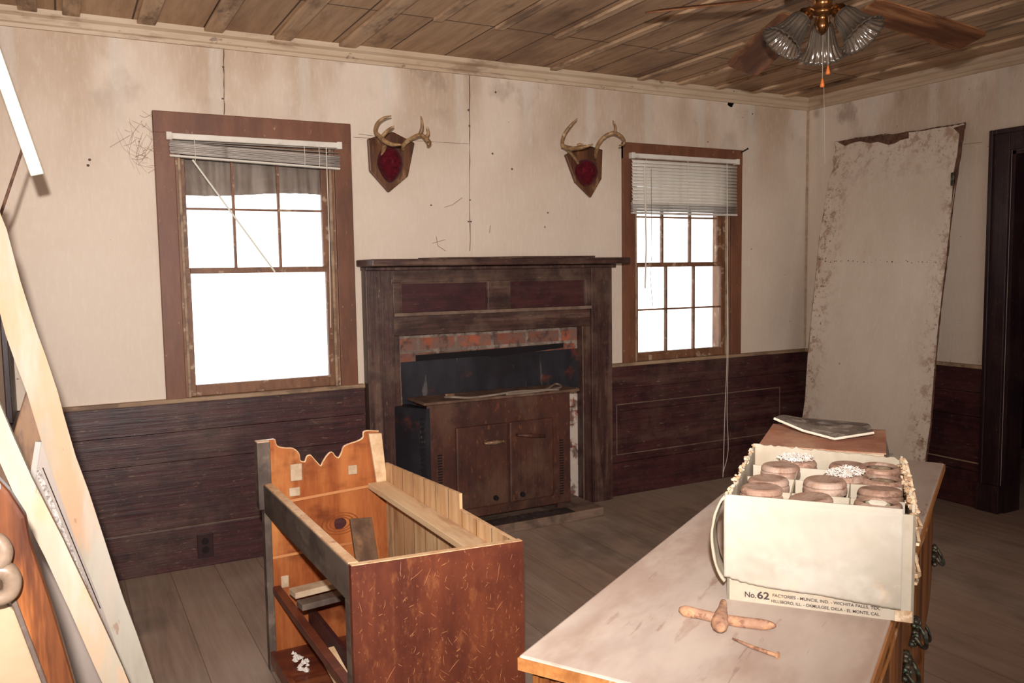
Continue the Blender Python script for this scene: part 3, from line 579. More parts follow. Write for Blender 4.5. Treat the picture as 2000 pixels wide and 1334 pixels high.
# hearth and heater
hz = .05
MB().box(-2.95, -1.86, -.32, 0.02, 0, hz).build('hearth', mHearth, bevel=.005)
tag(bpy.data.objects['hearth'], 'low dusty hearth slab in front of the fireplace', 'hearth')
yh = -.22
ht = thing('gas_heater', 'rusted brown gas heater with two doors standing in the fireplace', 'heater', (-2.42, -.1, hz))
tl, tr_, brr, bll = U(834, 792, 1, yh), U(1113, 768, 1, yh), U(1112, 975, 1, yh), U(848, 1000, 1, yh)
hx0, hx1, hzt = tl.x, tr_.x, .69; hzb = hz+.03
MB().box(hx0+.015, hx1, yh+.012, -.02, hzb, hzt).build('body', mRust, ht, world=True, bevel=.004)
MB().hexa([(hx0-.02, -.03, hzb), (hx0+.014, yh, hzb), (hx0+.014, yh, hzt-.02), (hx0-.02, -.03, hzt-.02)], [(hx0-.14, -.035, hzb), (hx0-.008, yh-.001, hzb), (hx0-.008, yh-.001, hzt-.02), (hx0-.14, -.035, hzt-.02)]).build('side_panel', mSheet, ht, world=True)
mb = MB()
for k in range(20): z = hzb+.04+k*.026; mb.box(hx0-.010, hx0-.034, yh+.008, yh+.012, z, z+.012)
mb.build('louvers', mBlack, ht, world=True)
for xo in (hx0+.05, hx1-.07):
    mb = MB()
    for k in range(22): z = hzb+.05+k*.014; mb.box(xo, xo+.025, yh-.002, yh+.006, z, z+.006)
    mb.build('front_louvers', mBlack, ht, world=True)
MB().box(hx0, hx1, yh, yh+.012, hzb, hzt).build('front_plate', mRust, ht, world=True, bevel=.003)
dm = (hx0+hx1)/2+.03
for (a, b) in ((hx0+.145, dm-.003), (dm+.003, hx1-.115)):
    d = MB().box(a, b, yh-.02, yh, hzb+.05, hzt-.13).build('heater_door', mRust, ht, world=True, bevel=.012)
    mb = MB()
    for k in range(7): x = a+.03+k*(b-a-.06)/6; mb.box(x-.003, x+.003, yh-.022, yh-.018, hzb+.06, hzt-.26)
    mb.build('flutes', mRust, d, world=True)
for (pp, qq, m_) in (((948, 866), (984, 862), mHandle), ((1012, 850), (1064, 852), mRust)):
    p, q = U(*pp, 1, yh-.035), U(*qq, 1, yh-.035)
    hd = MB().tube([p+Vector((0, .016, 0)), p, q, q+Vector((0, .016, 0))], .007, 8); hd.tube([p.lerp(q, .1), p.lerp(q, .5), p.lerp(q, .9)], [.008, .0125, .008], 10); hd.build('door_handle', m_, ht, world=True, smooth=True)
MB().box(hx0-.03, hx1+.04, yh-.035, -.02, hzt, hzt+.014).build('top_plate', mRustTop, ht, world=True, bevel=.003)
for x in (hx0+.06, hx1-.06):
    for y in (yh+.03, -.05): MB().box(x-.015, x+.015, y-.015, y+.015, hz, hzb).build('foot', mRust, ht, world=True)
for a, b in ((968, 972), (1020, 965)): 
    p = U(a, b, 1, yh-.02); MB().lathe([(.001, 0), (.014, 0), (.012, .016), (.001, .016)], 12, Matrix.Translation(p) @ Matrix.Rotation(PI/2, 4, 'X')).build('valve_knob', mBlack, ht, world=True)
# gas hose and wire lying on the heater
zc = hzt+.02
P = [U(x, y, 2, zc+.004) for x, y in ((868, 776), (900, 782), (950, 784), (985, 776), (1030, 770), (1070, 764), (1095, 755), (1085, 752), (1060, 762), (1020, 776), (1060, 780), (1090, 770), (1105, 762))]
P = [Vector((p.x, min(-.04, max(yh-.03, p.y)), zc+.004+.006*math.sin(i*2))) for i, p in enumerate(P)]
o = MB().tube(arc(P), .0062, 8).build('gas_hose', mHose, smooth=True); tag(o, 'thin grey gas hose looped on top of the rusted heater', 'hose')
o.modifiers.clear()
p = U(885, 776, 2, zc); p.y = -.16
MB().box(p.x-.03, p.x+.02, p.y-.008, p.y+.008, zc-.004, zc+.016).build('hose_fitting', mHandle, o, bevel=.003)
mb = MB(); rr = random.Random(3)
def deb(u, v): 
    x = -2.66+u*.62; y = -.315+v*.1; e = math.sin(PI*u)*math.sin(PI*v); return (x, y, hz+.001+.022*e*(.5+abs(noise.noise(Vector((x*30, y*30, 0))))))
mb.grid(deb, 50, 14).build('soot_pile', mDebris); tag(bpy.data.objects['soot_pile'], 'dark crumbled soot spilled on the hearth before the heater', 'soot', kind='stuff')
# outlet
p, q = U(385, 1046, 1, -.029), U(417, 1093, 1, -.029)
ot = thing('wall_outlet', 'small dark painted double outlet on the left baseboard', 'outlet', ((p.x+q.x)/2, -.028, .10))
MB().box(-.035, .035, -.006, 0, -.057, .057).build('cover_plate', mOut, ot, bevel=.002)
for z in (-.02, .02): MB().lathe([(.001, -.008), (.015, -.008), (.016, -.005), (.001, -.005)], 16, Matrix.Translation((0, 0, z)) @ Matrix.Rotation(PI/2, 4, 'X') @ Matrix.Translation((0, 0, .014))).build('socket', mDark, ot)
# nail sticking out beside the right window
p, q = U(1444, 300, 1, -.01), U(1461, 290, 1, -.07)
o = MB().tube([p, p.lerp(q, .9), q], [.004, .004, .006], 6).build('nail', mBlack); tag(o, 'dark nail sticking out at the top right corner of the right window', 'nail')
# cobwebs at the left window corner
rr = random.Random(11); mb = MB(); c = U(300, 240, 1, -.02)
for k in range(34):
    a = Vector((c.x+rr.uniform(-.1, .06), -.024, c.z+rr.uniform(-.16, .03))); b = Vector((a.x+rr.uniform(-.09, .05), rr.uniform(-.03, -.004), a.z+rr.uniform(-.09, .05)))
    m_ = (a+b)/2+Vector((rr.uniform(-.01, .01), -.006, rr.uniform(-.02, .01))); mb.tube(arc([a, m_, b], 4), .00055, 3)
for k in range(9):
    a = U(rr.uniform(225, 300), rr.uniform(250, 300), 1, -.01); b = U(rr.uniform(262, 300), rr.uniform(310, 350), 1, -.01); mb.tube(arc([a, (a+b)/2+Vector((-.02, 0, -.02)), b], 4), .0005, 3)
o = mb.build('cobweb', mWeb); tag(o, 'brown dusty cobweb strands at the top left corner of the left window', 'cobweb', kind='stuff')
# ------------------------------------------------------------------ leaning board against the right wall
lp = thing('leaning_wall_board', 'tall pale painted board with rusty torn edges leaning in the right corner', 'board', (-.2, -.7, 0))
zt = 2.11; xt, xb_ = -.03, -.40
def lx(z): return xb_+(xt-xb_)*z/zt
def onboard(a, b):
    n = Vector((zt, 0, -(xt-xb_))).normalized(); return UP(a, b, (xb_, 0, 0), n)
left = [(1630, 277), (1633, 292), (1627, 310), (1628, 330), (1619, 350), (1611, 400), (1601, 460), (1593, 540), (1585, 620), (1577, 700), (1572, 780)]
PL = [onboard(a, b) for a, b in left]
d_ = (PL[-1]-PL[-3]); e = PL[-1]+d_*(PL[-1].z/-d_.z); PL.append(Vector((lx(0), PL[-1].y-.0, 0)))
right = [(1885, 240), (1877, 290), (1868, 350), (1857, 430), (1850, 500), (1841, 570), (1833, 640), (1826, 720), (1818, 830)]
PR = [onboard(a, b) for a, b in right]; PR.append(Vector((lx(0), PR[-1].y, 0)))
top = [onboard(a, b) for a, b in ((1640, 276), (1670, 270), (1700, 267), (1730, 262), (1745, 264), (1770, 258), (1800, 255), (1830, 249), (1860, 245))]
poly = PL[::-1]+top+PR
n = Vector((zt, 0, -(xt-xb_))).normalized()
MB().prism(poly, n*.008).build('board_face', mPanelW, lp, world=True)
mb = MB(); eg = PL[::-1]+top+PR
for i in range(len(eg)-1):
    pts = [eg[i].lerp(eg[i+1], k/6)+n*(.002) for k in range(7)]; mb.tube(pts, [rr.uniform(.002, .005)*(1.2 if i > len(PL) else .6) for _ in pts], 5)
mb.build('torn_edge', mPanelE, lp, world=True)
p = onboard(1862, 350)
MB().box(p.x-.012, p.x+.0, p.y-.012, p.y+.010, p.z-.036, p.z+.036).build('hinge', mBrassG, lp, world=True, bevel=.004)
tr = [(1636, 277), (1650, 285), (1665, 279), (1680, 276), (1700, 280), (1715, 277), (1735, 283), (1748, 280), (1758, 274), (1775, 270), (1775, 258), (1745, 262), (1700, 267), (1665, 271)]
MB().prism([onboard(a, b)-n*.0012 for a, b in tr], n*.001).build('torn_patch', mPanelE, lp, world=True)
tr = [(1884, 243), (1878, 300), (1870, 345), (1863, 372), (1858, 410), (1860, 380), (1862, 340), (1870, 300), (1874, 262), (1862, 250)]
MB().prism([onboard(a, b)-n*.0012 for a, b in tr], n*.001).build('torn_patch', mPanelE, lp, world=True)
mb = MB()
for k in range(26): 
    q = onboard(1610+k*9.2+rr.uniform(-4, 4), 511+rr.uniform(-3, 3)) - n*.001; mb.lathe([(.0005, 0), (rr.uniform(.002, .005), 0)], 6, Matrix.Translation(q) @ Matrix.Rotation(-PI/2, 4, 'Y'))
mb.build('rust_marks', mPanelE, lp, world=True)
# ------------------------------------------------------------------ empty washstand carcass
A, B, C, D = Vector((-3.838, -2.155, 0)), Vector((-3.395, -2.200, 0)), Vector((-3.40, -1.19, 0)), Vector((-3.853, -1.20, 0)); ZW = .652
def W(s, t, z):
    """s across (0 left .. 1 right), t towards the fireplace (0 near .. 1 far)"""
    p = A.lerp(B, s).lerp(D.lerp(C, s), t); return Vector((p.x, p.y, z))
def wbox(mb, s0, s1, t0, t1, z0, z1): return mb.hexa([W(s0, t0, z0), W(s1, t0, z0), W(s1, t1, z0), W(s0, t1, z0)], [W(s0, t0, z1), W(s1, t0, z1), W(s1, t1, z1), W(s0, t1, z1)])
ws = thing('washstand_carcass', 'empty topless wooden washstand carcass with scalloped end, before the fireplace', 'washstand', (-3.62, -1.68, 0))
def wp(name, mat, *bx, bevel=.002, par=None, label=None):
    mb = MB()
    for b in bx: wbox(mb, *b)
    return mb.build(name, mat, par or ws, world=True, bevel=bevel, label=label)
mScratch = M('scratch_raw', (196, 138, 92), (176, 112, 70), rough=.6, bs=0)
mb = wbox(MB(), 0, 1, 0, .02, 0, ZW); mb.second(); rs = random.Random(4)
for k in range(260):
    s_, z_ = rs.uniform(.02, .98), rs.uniform(.0, ZW-.02); a_ = rs.choice([rs.gauss(.7, .25), rs.gauss(2.3, .3), rs.gauss(1.5, .2)]); l_ = rs.uniform(.003, .018) if k % 9 else rs.uniform(.02, .055)
    p = W(s_, -.0006, z_); dx_ = (B-A).normalized(); q = p+dx_*math.cos(a_)*l_+Vector((0, 0, math.sin(a_)*l_)); mid_ = p.lerp(q, .5)+dx_*rs.uniform(-.002, .002)
    if q.z < ZW-.005 and W(0, 0, 0).x+.005 < q.x < W(1, 0, 0).x-.005: mb.tube([p, mid_, q], [.0003, rs.uniform(.0004, .0008), .0003], 4)
mb.build('end_panel', (mScr, mScratch), ws, world=True, label='scratched red-brown near end panel')
wp('cut_edge', mRawEdge, (0.005, .995, .001, .019, ZW, ZW+.002), bevel=0)
# far end panel with its scalloped crest, inner face orange
zc0 = .70
def sc(a, b): p = U(a, b, 1, -1.205); return p
crest = [(536, 858), (541, 872), (556, 876), (572, 877), (583, 886), (586, 900), (592, 903), (597, 902), (600, 893), (606, 890), (612, 896), (620, 905), (627, 911), (632, 902), (640, 890), (648, 884), (655, 892), (662, 895), (668, 885), (672, 874), (682, 868), (700, 862), (710, 855), (713, 843), (740, 843)]
cr = arc([sc(a, b) for a, b in crest], 4)
x0, x1 = D.x+.012, C.x-.002
pol = [Vector((x0, -1.212, 0)), Vector((x1, -1.205, 0)), Vector((x1, -1.205, .645)), Vector((cr[-1].x+.004, -1.205, .66)), ] + cr[::-1] + [Vector((x0, -1.205, sc(500, 862).z))]
MB().prism(pol, (0, .018, 0)).build('far_end_panel', mInner, ws, world=True)
MB().tube([p+Vector((0, .005, .0)) for p in cr], .0035, 6).build('crest_edge', mRawEdge, ws, world=True)
zf = sc(497, 862).z
wp('corner_post', mGreyW, (-.035, .06, .955, 1.0, .565, zf), (-.0, .05, .96, 1.0, 0, .565))
wp('post_edge', mRawEdge, (-.03, .055, .956, .999, zf, zf+.002), bevel=0)
o = MB().prism([sc(716, 845)+Vector((0, -.012, 0)), sc(741, 844)+Vector((0, -.012, 0)), sc(755, 968)+Vector((0, -.012, 0)), sc(736, 968)+Vector((0, -.012, 0))], (0, -.014, 0)).build('cleat', mPale, ws, world=True, bevel=.002)
# front (left) rails and stiles
wp('front_rail', mGreyW, (0, .065, .02, .955, .555, ZW-.004))
wp('rail_edge', mRawEdge, (.006, .060, .03, .952, ZW-.004, ZW), bevel=0)
wp('front_stile', mGreyW, (0, .05, .02, .06, 0, .555))
wp('bottom_rail', mInner2, (0, .04, .06, .955, .03, .075))
wp('drawer_runner', mInner2, (.04, .10, .03, .965, .27, .295))
wp('drawer_runner', mInner2, (.60, .66, .03, .965, .27, .295))
wp('bottom_board', mInner2, (.03, .96, .02, .965, .055, .068))
wp('inner_wedge', mMantP, (.30, .34, .03, .965, .068, .20))
# back (right) boards: vertical, stepped top
zr1 = U(918, 990, 0, (B.x+C.x)/2).z
bk = MB(); wbox(bk, .955, .975, .02, .34, 0, .652)
bk.hexa([W(.955, .34, 0), W(.975, .34, 0), W(.975, .965, 0), W(.955, .965, 0)], [W(.955, .34, .70), W(.975, .34, .70), W(.975, .965, .668), W(.955, .965, .668)])
bk.build('back_boards', mPaleZ, ws, world=True)
wp('back_edge', mRawEdge, (.953, .977, .02, .34, .652, .654), bevel=0)
wp('back_ledge', mPale, (.80, .955, .02, .955, .585, .605))
for (a0, b0, a1, b1) in ((556, 979, 736, 945), (522, 1090, 730, 1050)):
    p, q = sc(a0, b0), sc(a1, b1); MB().bar(p+Vector((0, -.008, 0)), q+Vector((0, -.008, 0)), .009, .004, (0, 1, 0)).build('board_joint', mGlueL, ws, world=True)
# glue blocks and stains on the far panel
for (a, b, w_, h_) in ((578, 922, 12, 15), (688, 917, 9, 8), (556, 1135, 8, 10), (536, 1080, 0, 0), (575, 960, 11, 7)):
    if w_:
        p, q = sc(a-w_, b-h_), sc(a+w_, b+h_); MB().box(p.x, q.x, -1.2125, -1.205, q.z, p.z).build('glue_mark', mGlue, ws, world=True, bevel=.003)
mKnot = M('knot_grain', (138, 74, 38), (112, 56, 30), rough=.35)
p = sc(664, 1022); mb = MB(); Mt = Matrix.Translation((p.x, -1.2065, p.z)) @ Matrix.Rotation(PI/2, 4, 'X')
mb.lathe([(.0005, .001), (.020, .001), (.022, -.001)], 20, Mt, .08, 3); mb.build('wood_knot', mMantP, ws, world=True)
mb = MB()
for r in (.026, .036, .048): mb.lathe([(r, .0012), (r+.004, .0012)], 24, Mt @ Matrix.Diagonal((1.25, .8, 1, 1)), .05, 2)
mb.build('knot_rings', mKnot, ws, world=True)
# loose pieces lying in the carcass
def loose(lab, p, q, w_, t_, mat, up=(0, 0, 1), name='loose_board'):
    o = MB().bar(p, q, w_, t_, up).build(name, mat, bevel=.002); tag(o, lab, 'board'); return o
loose('short dark board standing on end inside the washstand carcass', W(.52, .45, .07), W(.62, .80, .53), .075, .014, mBrownB, (0, 1, 0))
loose('weathered grey scrap board lying across the washstand runners, upper one', W(.10, .80, .318), W(.72, .84, .318), .055, .02, mGlue)
loose('grey-blue scrap board lying across the washstand runners, nearer one', W(.10, .71, .308), W(.72, .75, .308), .05, .02, mGreyW)
loose('pale broken stick leaning low inside the washstand carcass', W(.25, .20, .085), W(.18, .55, .22), .05, .012, mPale)
mb = MB(); rr = random.Random(8)
for k in range(22):
    c = W(rr.uniform(.12, .2), rr.uniform(.72, .9), .075); mb.lathe([(.0005, 0), (rr.uniform(.006, .014), .002), (.001, rr.uniform(.006, .014))], 6, Matrix.Translation(c))
o = mb.build('paper_scraps', mFluff); tag(o, 'white crumbled paper scraps on the bottom of the washstand carcass', 'paper scraps', kind='stuff')
# ------------------------------------------------------------------ chest of drawers (right foreground)
L, WD, ZT = 1.567, .445, .80
uu = Vector((.856, .517, 0)).normalized(); vv = Vector((.517, -.856, 0)).normalized()
cc = Vector((-3.862, -3.034, 0))+uu*L/2+vv*WD/2
ch = thing('chest_of_drawers', 'long low oak chest of drawers with dusty grey top in the right foreground', 'chest of drawers', cc, math.atan2(uu.y, uu.x))
hx, hy = L/2, WD/2
MB().box(-hx, hx, -hy, hy, ZT-.022, ZT).build('top', mTop, ch, bevel=.004)
MB().box(-hx-.002, -hx+.004, -hy, hy, ZT-.021, ZT-.003).box(-hx, hx, -hy-.003, -hy+.004, ZT-.021, ZT-.003).build('top_edge', mEdgeO, ch)
MB().box(-hx+.02, hx-.02, -hy+.075, hy-.012, .10, ZT-.022).build('body', mOak, ch)
mb = MB()
for k in range(20): y = -hy+.08+k*(WD-.10)/19; mb.box(-hx+.014, -hx+.02, y-.004, y+.004, .12, ZT-.03)
mb.build('ribbed_end', mOak, ch)
for x in (-hx+.03, hx-.03): MB().box(x-.02, x+.02, -hy+.035, -hy+.075, 0, ZT-.022).build('corner_post', mOak, ch, bevel=.004); MB().box(x-.02, x+.02, hy-.05, hy-.015, 0, .1).build('leg', mOak, ch)
ZR = [(.10, .275), (.29, .465), (.48, .745)]
def pull(par, x, z, y):
    mb = MB(); rr = random.Random(int(x*1000+z*100))
    for k in range(34):
        a = rr.uniform(0, 2*PI); r = rr.uniform(.0, 1); px_, pz_ = x+math.cos(a)*r*.045, z+math.sin(a)*r*.028; s_ = rr.uniform(.004, .009)
        mb.lathe([(.0003, -s_), (s_*.7, -s_*.6), (s_, 0), (s_*.7, s_*.6), (.0003, s_)], 7, Matrix.Translation((px_, y-.004-rr.uniform(0, .006), pz_)))
    p = mb.build('pull_plate', mBrassG, par, smooth=True)
    MB().tube(arc([(x-.034, y-.008, z+.006), (x-.03, y-.022, z-.014), (x, y-.028, z-.024), (x+.03, y-.022, z-.014), (x+.034, y-.008, z+.006)], 5), .0045, 8).build('bail_handle', mBrassG, p, smooth=True)
for ci, (xa, xb) in enumerate(((-hx+.05, -.005), (.005, hx-.05))):
    for ri, (za, zb) in enumerate(ZR):
        ins = (.062, .042, .016)[ri]+.004*ci; ns = 14
        def fy(f): return -hy+ins-.012*math.sin(PI*f)
        pts = [(xa+(xb-xa)*k/ns, fy(k/ns), za) for k in range(ns+1)] + [(xb, -hy+.09, za), (xa, -hy+.09, za)]
        d = MB().prism(pts, (0, 0, zb-za)).build('drawer', mOakH if ri != 2 else mOak, ch, bevel=.004)
        for f in (.16, .93 if ri == 2 else .86): pull(d, xa+(xb-xa)*f, (za+zb)/2-(.04 if ri == 2 else 0), fy(f))
        MB().prism([(x, y-.002, zb-.016) for x, y, _ in pts[:ns+1]] + [(x, y+.002, zb-.016) for x, y, _ in pts[:ns+1]][::-1], (0, 0, .008)).build('bead', mEdgeO, d)
# ------------------------------------------------------------------ cardboard box of jars
bo = Vector((-3.465, -3.028, ZT)); ex = Vector((.64, -.768, 0)).normalized(); ey = Vector((.768, .64, 0)).normalized(); BW, BD, BH = .279, .388, .172
bx = thing('jar_box', 'torn cream cardboard box full of old canning jars on the chest', 'cardboard box', bo, math.atan2(ex.y, ex.x))
rr = random.Random(21)
def jag(n, h, amp): return [h-abs(rr.gauss(0, amp)) for _ in range(n)]
def boxwall(p, q, h0, h1, amp, n=40, thick=.004, mat=mCard, name='box_wall'):
    p, q = Vector(p), Vector(q); nr = Vector((-(q-p).y, (q-p).x, 0)).normalized()*thick; mb = MB(); prev = None
    tops = [h0+(h1-h0)*k/n+(rr.gauss(0, amp) if 0 < k < n else 0) for k in range(n+1)]
    pts = [p.lerp(q, k/n) for k in range(n+1)]
    for k in range(n):
        a, b = pts[k], pts[k+1]; za, zb = Vector((0, 0, tops[k])), Vector((0, 0, tops[k+1]))
        mb.hexa([a, b, b+nr, a+nr], [a+za, b+zb, b+nr+zb, a+nr+za])
    return mb.build(name, mat, bx)
boxwall((0, 0, 0), (BW, 0, 0), BH+.004, BH-.004, .0006)
boxwall((BW, 0, 0), (BW, BD, 0), BH-.004, BH, .004, 50)
boxwall((BW, BD, 0), (0, BD, 0), BH, BH+.012, .0012)
boxwall((0, BD, 0), (0, 0, 0), BH+.01, BH, .003, 50)
MB().box(.004, BW-.004, .004, BD-.004, .001, .005).build('box_bottom', mCard, bx)
# torn ragged rims
mb = MB()
for k in range(150):
    y = rr.uniform(0, BD); s_ = rr.uniform(.002, .006); c = Vector((BW+rr.uniform(-.006, .004), y, BH+rr.uniform(-.02, .004))); mb.lathe([(.0003, -s_), (s_, 0), (.0003, s_)], 5, Matrix.Translation(c) @ Matrix.Rotation(rr.uniform(0, 3), 4, 'X'))
mb.build('torn_rim', mCardT, bx); mb = MB()
for k in range(60):
    y = rr.uniform(0, BD); s_ = rr.uniform(.0015, .004); c = Vector((rr.uniform(-.003, .004), y, BH+.006+rr.uniform(-.004, .005))); mb.lathe([(.0003, -s_), (s_, 0), (.0003, s_)], 5, Matrix.Translation(c) @ Matrix.Rotation(rr.uniform(0, 3), 4, 'X'))
mb.build('torn_rim', mCardT, bx)
mb = MB()
for k in range(26):
    z = rr.uniform(.025, BH-.01); y0 = rr.uniform(0, .3); mb.tube([(BW+.003, y0, z), (BW+.007+rr.uniform(0, .006), y0+.03, z-.006), (BW+.004, y0+rr.uniform(.05, .1), z+rr.uniform(-.02, .02))], .003, 4)
mb.build('torn_strips', mCardT, bx)
# dividers between the jars
mb = MB()
for k in (1, 2): mb.box(BW*k/3-.0012, BW*k/3+.0012, .01, BD-.01, .02, BH-.010)
for k in (1, 2, 3): mb.box(.01, BW-.01, BD*k/4-.0012, BD*k/4+.0012, .02, BH-.010)
mb.build('divider', mCard, bx)
# white flap hanging over the front
bot = [.040, .037, .034, .032, .031, .030, .030, .0295, .029, .029, .0285, .028, .0275, .0265, .026, .025, .024, .023, .022, .021, .021]
def flap(u, v):
    x = -.004+u*(BW-.018+.004); zb = bot[min(20, int(u*20))]; z = zb+(BH+.005-zb)*v; 
    y = -.006-.006*math.sin(PI*v)**.7-.004*noise.noise(Vector((x*18, z*18, 1)))-.0015*noise.noise(Vector((x*70, z*50, 4)))
    if v > .97: y = -.001
    return (x, y, z)
MB().grid(flap, 60, 40).build('front_flap', mCardW, bx, smooth=True, solid=.003)
# curved side strip at the left
def strip(u, v):
    a = u; z = .03+(BH+.0-.03)*a; bulge = math.sin(PI*a)**.7; return (-.004-.022*bulge+.002*noise.noise(Vector((0, v*9, a*7))), -.004+v*.05+.006*bulge, z+.006*noise.noise(Vector((v*5, 0, a*3))))
MB().grid(strip, 24, 6).build('side_strip', mCard, bx, smooth=True, solid=.0035)
# printed lines
def text(body, size, x, z, w_=None, ang=0, bold=.0):
    cu = bpy.data.curves.new('lettering', 'FONT'); cu.body = body; cu.size = size; cu.offset = bold; ob = bpy.data.objects.new('tmp', cu); COL.objects.link(ob)
    bpy.context.view_layer.update(); dg = bpy.context.evaluated_depsgraph_get(); me = bpy.data.meshes.new_from_object(ob.evaluated_get(dg)); bpy.data.objects.remove(ob)
    wd = max(v.co.x for v in me.vertices)-min(v.co.x for v in me.vertices); k = (w_/wd) if w_ else 1
    o = bpy.data.objects.new('printed_lettering', me); COL.objects.link(o); me.materials.append(mInk); o.parent = bx; o.location = (x, -.0012, z); o.rotation_euler = (PI/2, ang, 0); o.scale = (k, 1, 1)
    return o
text('No.', .0125, .028, .0085, .018, 0, .0002); text('62', .0165, .048, .0085, .019, 0, .0004)
text('FACTORIES - MUNCIE, IND. - WICHITA FALLS, TEX.', .0068, .072, .0145, .160, .0, .0001)
text('HILLSBORO, ILL. - OKMULGEE, OKLA - EL MONTE, CAL.', .0068, .070, .0048, .162, .0, .0001)
MB().box(BW-.026, BW-.002, -.0008, 0, .0, .018).build('tape_patch', mCardT, bx)
# jars
def jar(pos, kind, tilt, lab):
    j = thing('canning_jar', lab, 'jar', pos, rr.uniform(0, 6), 'canning jars in the cardboard box'); j.rotation_euler = (tilt[0], tilt[1], j.rotation_euler[2])
    MB().lathe([(.0005, 0), (.036, 0), (.038, .01), (.038, .105), (.030, .122), (.030, .135)], 28).build('glass_body', mJar, j, smooth=True)
    R, hh = (.0355, .022)
    if kind == 'ring':
        MB().lathe([(.025, .148), (.030, .150), (R, .147), (R+.001, .142), (R, .128), (.031, .128), (.029, .142), (.025, .144), (.025, .148)], 30).build('ring_band', mLid, j, smooth=False, bevel=.001)
        MB().lathe([(.0005, .137), (.025, .137), (.027, .143)], 24).build('glass_insert', mJar, j, smooth=True)
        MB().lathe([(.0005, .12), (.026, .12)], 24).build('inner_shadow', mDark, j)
    else:
        MB().lathe([(.0005, .151), (R-.006, .1515), (R-.003, .150), (R, .146), (R+.0006, .142), (R-.0012, .140), (R+.0012, .137), (R+.001, .128), (R-.001, .127), (.0005, .127)], 36).build('lid', mLid, j, smooth=False, bevel=.0008)
    return j
spots = [((1555, 893), 'lid', 'jar with white fluffy dust over its lid, back left corner of the box'), ((1657, 903), 'lid', 'brown lidded jar at the middle of the back row of the box'), ((1765, 915), 'ring', 'jar with glass rim ring in the back right corner of the box'),
         ((1525, 910), 'lid', 'brown lidded jar on the left side of the box, directly before the fluffy one'), ((1650, 930), 'lid', 'jar half hidden under shredded white paper in the middle of the box'), ((1750, 937), 'ring', 'open ringed jar with torn paper scrap, right side of the box'),
         ((1506, 936), 'lid', 'brown lidded jar on the left side of the box, second from the front'), ((1614, 947), 'lid', 'brown lidded jar in the middle of the box touched by the shredded paper'), ((1750, 962), 'lid', 'brown lidded jar on the right side behind the front open ring'),
         ((1490, 953), 'lid', 'front left brown lidded jar in the box'), ((1602, 972), 'lid', 'low tilted brown lid at the front middle of the box'), ((1712, 980), 'ring', 'front right jar with bare glass inside its rusty ring')]
for i, ((a, b), kd, lab) in enumerate(spots):
    zz = ZT+.166+(.006 if i in (0, 1, 2) else 0); p = U(a, b, 2, zz); loc = (p-bo); lx_, ly_ = loc.dot(ex), loc.dot(ey)
    lx_ = min(BW-.042, max(.042, lx_)); ly_ = min(BD-.042, max(.042, ly_)); p = bo+ex*lx_+ey*ly_
    zz2 = ZT+.006+.0
    if i == 10: tl_ = (.10, .05)
    elif i == 8: tl_ = (.06, .08)
    else: tl_ = (rr.uniform(-.03, .03), rr.uniform(-.03, .03))
    j = jar((p.x, p.y, ZT+.017+(0.008 if i in (2, 7) else 0)), kd, tl_, lab)
    if i in (0, 4):
        c = Vector((p.x, p.y, ZT+.171)); mb = MB(); m_ = 420 if i else 260
        for k in range(m_):
            a_ = rr.uniform(0, 2*PI); r = rr.random()**.6*(.034 if i == 0 else .042); s_ = rr.uniform(.002, .006); q = c+Vector((math.cos(a_)*r, math.sin(a_)*r*(1 if i == 0 else .6), (.004 if i == 0 else .010)*(1-r/.05)*rr.uniform(-.3, 1.6)))
            d = Vector((rr.uniform(-1, 1), rr.uniform(-1, 1), rr.uniform(-.2, .5))).normalized()*s_; mb.tube([q-d, q, q+d+Vector((0, 0, .001))], .0007, 3)
        o = mb.build('dust_fluff' if i == 0 else 'shredded_paper', mFluff); tag(o, ('white fluffy dust crusted on the back left jar lid' if i == 0 else 'shredded white paper heap lying on the middle jars of the box'), 'dust' if i == 0 else 'shredded paper', kind='stuff')
# ------------------------------------------------------------------ books and magazine on the far end of the chest
bz = ZT; BQ = [U(1478, 865, 2, .92), U(1728, 886, 2, .92), U(1742, 838, 2, .92), U(1512, 828, 2, .92)]
bc = sum(BQ, Vector())/4
bdx = ((BQ[1]-BQ[0])+(BQ[2]-BQ[3])).normalized(); ang0 = math.atan2(bdx.y, bdx.x)
specs = [(.30, .325, .030, .10, mBook3, 'dark book at the bottom of the stack behind the jar box'), (.30, .32, .026, -.05, mBook2, 'grey covered book second from the bottom of the stack'), (.275, .31, .022, .12, mBook3, 'thin dark book in the middle of the stack'), (.285, .315, .020, .03, mBook2, 'grey book just under the top brown one'), (.282, .30, .020, 0, mBook1, 'brown worn book on top of the stack')]
z = bz
for (w_, d_, h_, rz, mt_, lab) in specs:
    b = thing('book', lab, 'book', (bc.x+rr.uniform(-.006, .006), bc.y+rr.uniform(-.006, .006), z), ang0+rz, 'books stacked on the chest')
    MB().box(-w_/2, w_/2, -d_/2, d_/2, 0, .0025).box(-w_/2, w_/2, -d_/2, d_/2, h_-.0025, h_).box(-w_/2, w_/2, d_/2-.003, d_/2, 0, h_).build('cover', mt_, b)
    MB().box(-w_/2+.004, w_/2-.004, -d_/2+.004, d_/2-.004, .0025, h_-.0025).build('pages', mPages, b); z += h_
mg = thing('magazine', 'curled open magazine with grey printed page on top of the book stack', 'magazine', (bc.x, bc.y, z), 0)
zt_ = z
f0, f1, f2 = U(1512, 820, 2, zt_+.035), U(1630, 860, 2, zt_+.004), U(1706, 848, 2, zt_+.012)
g0, g1, g2 = U(1545, 818, 2, zt_+.006), U(1640, 826, 2, zt_+.004), U(1692, 831, 2, zt_+.004)
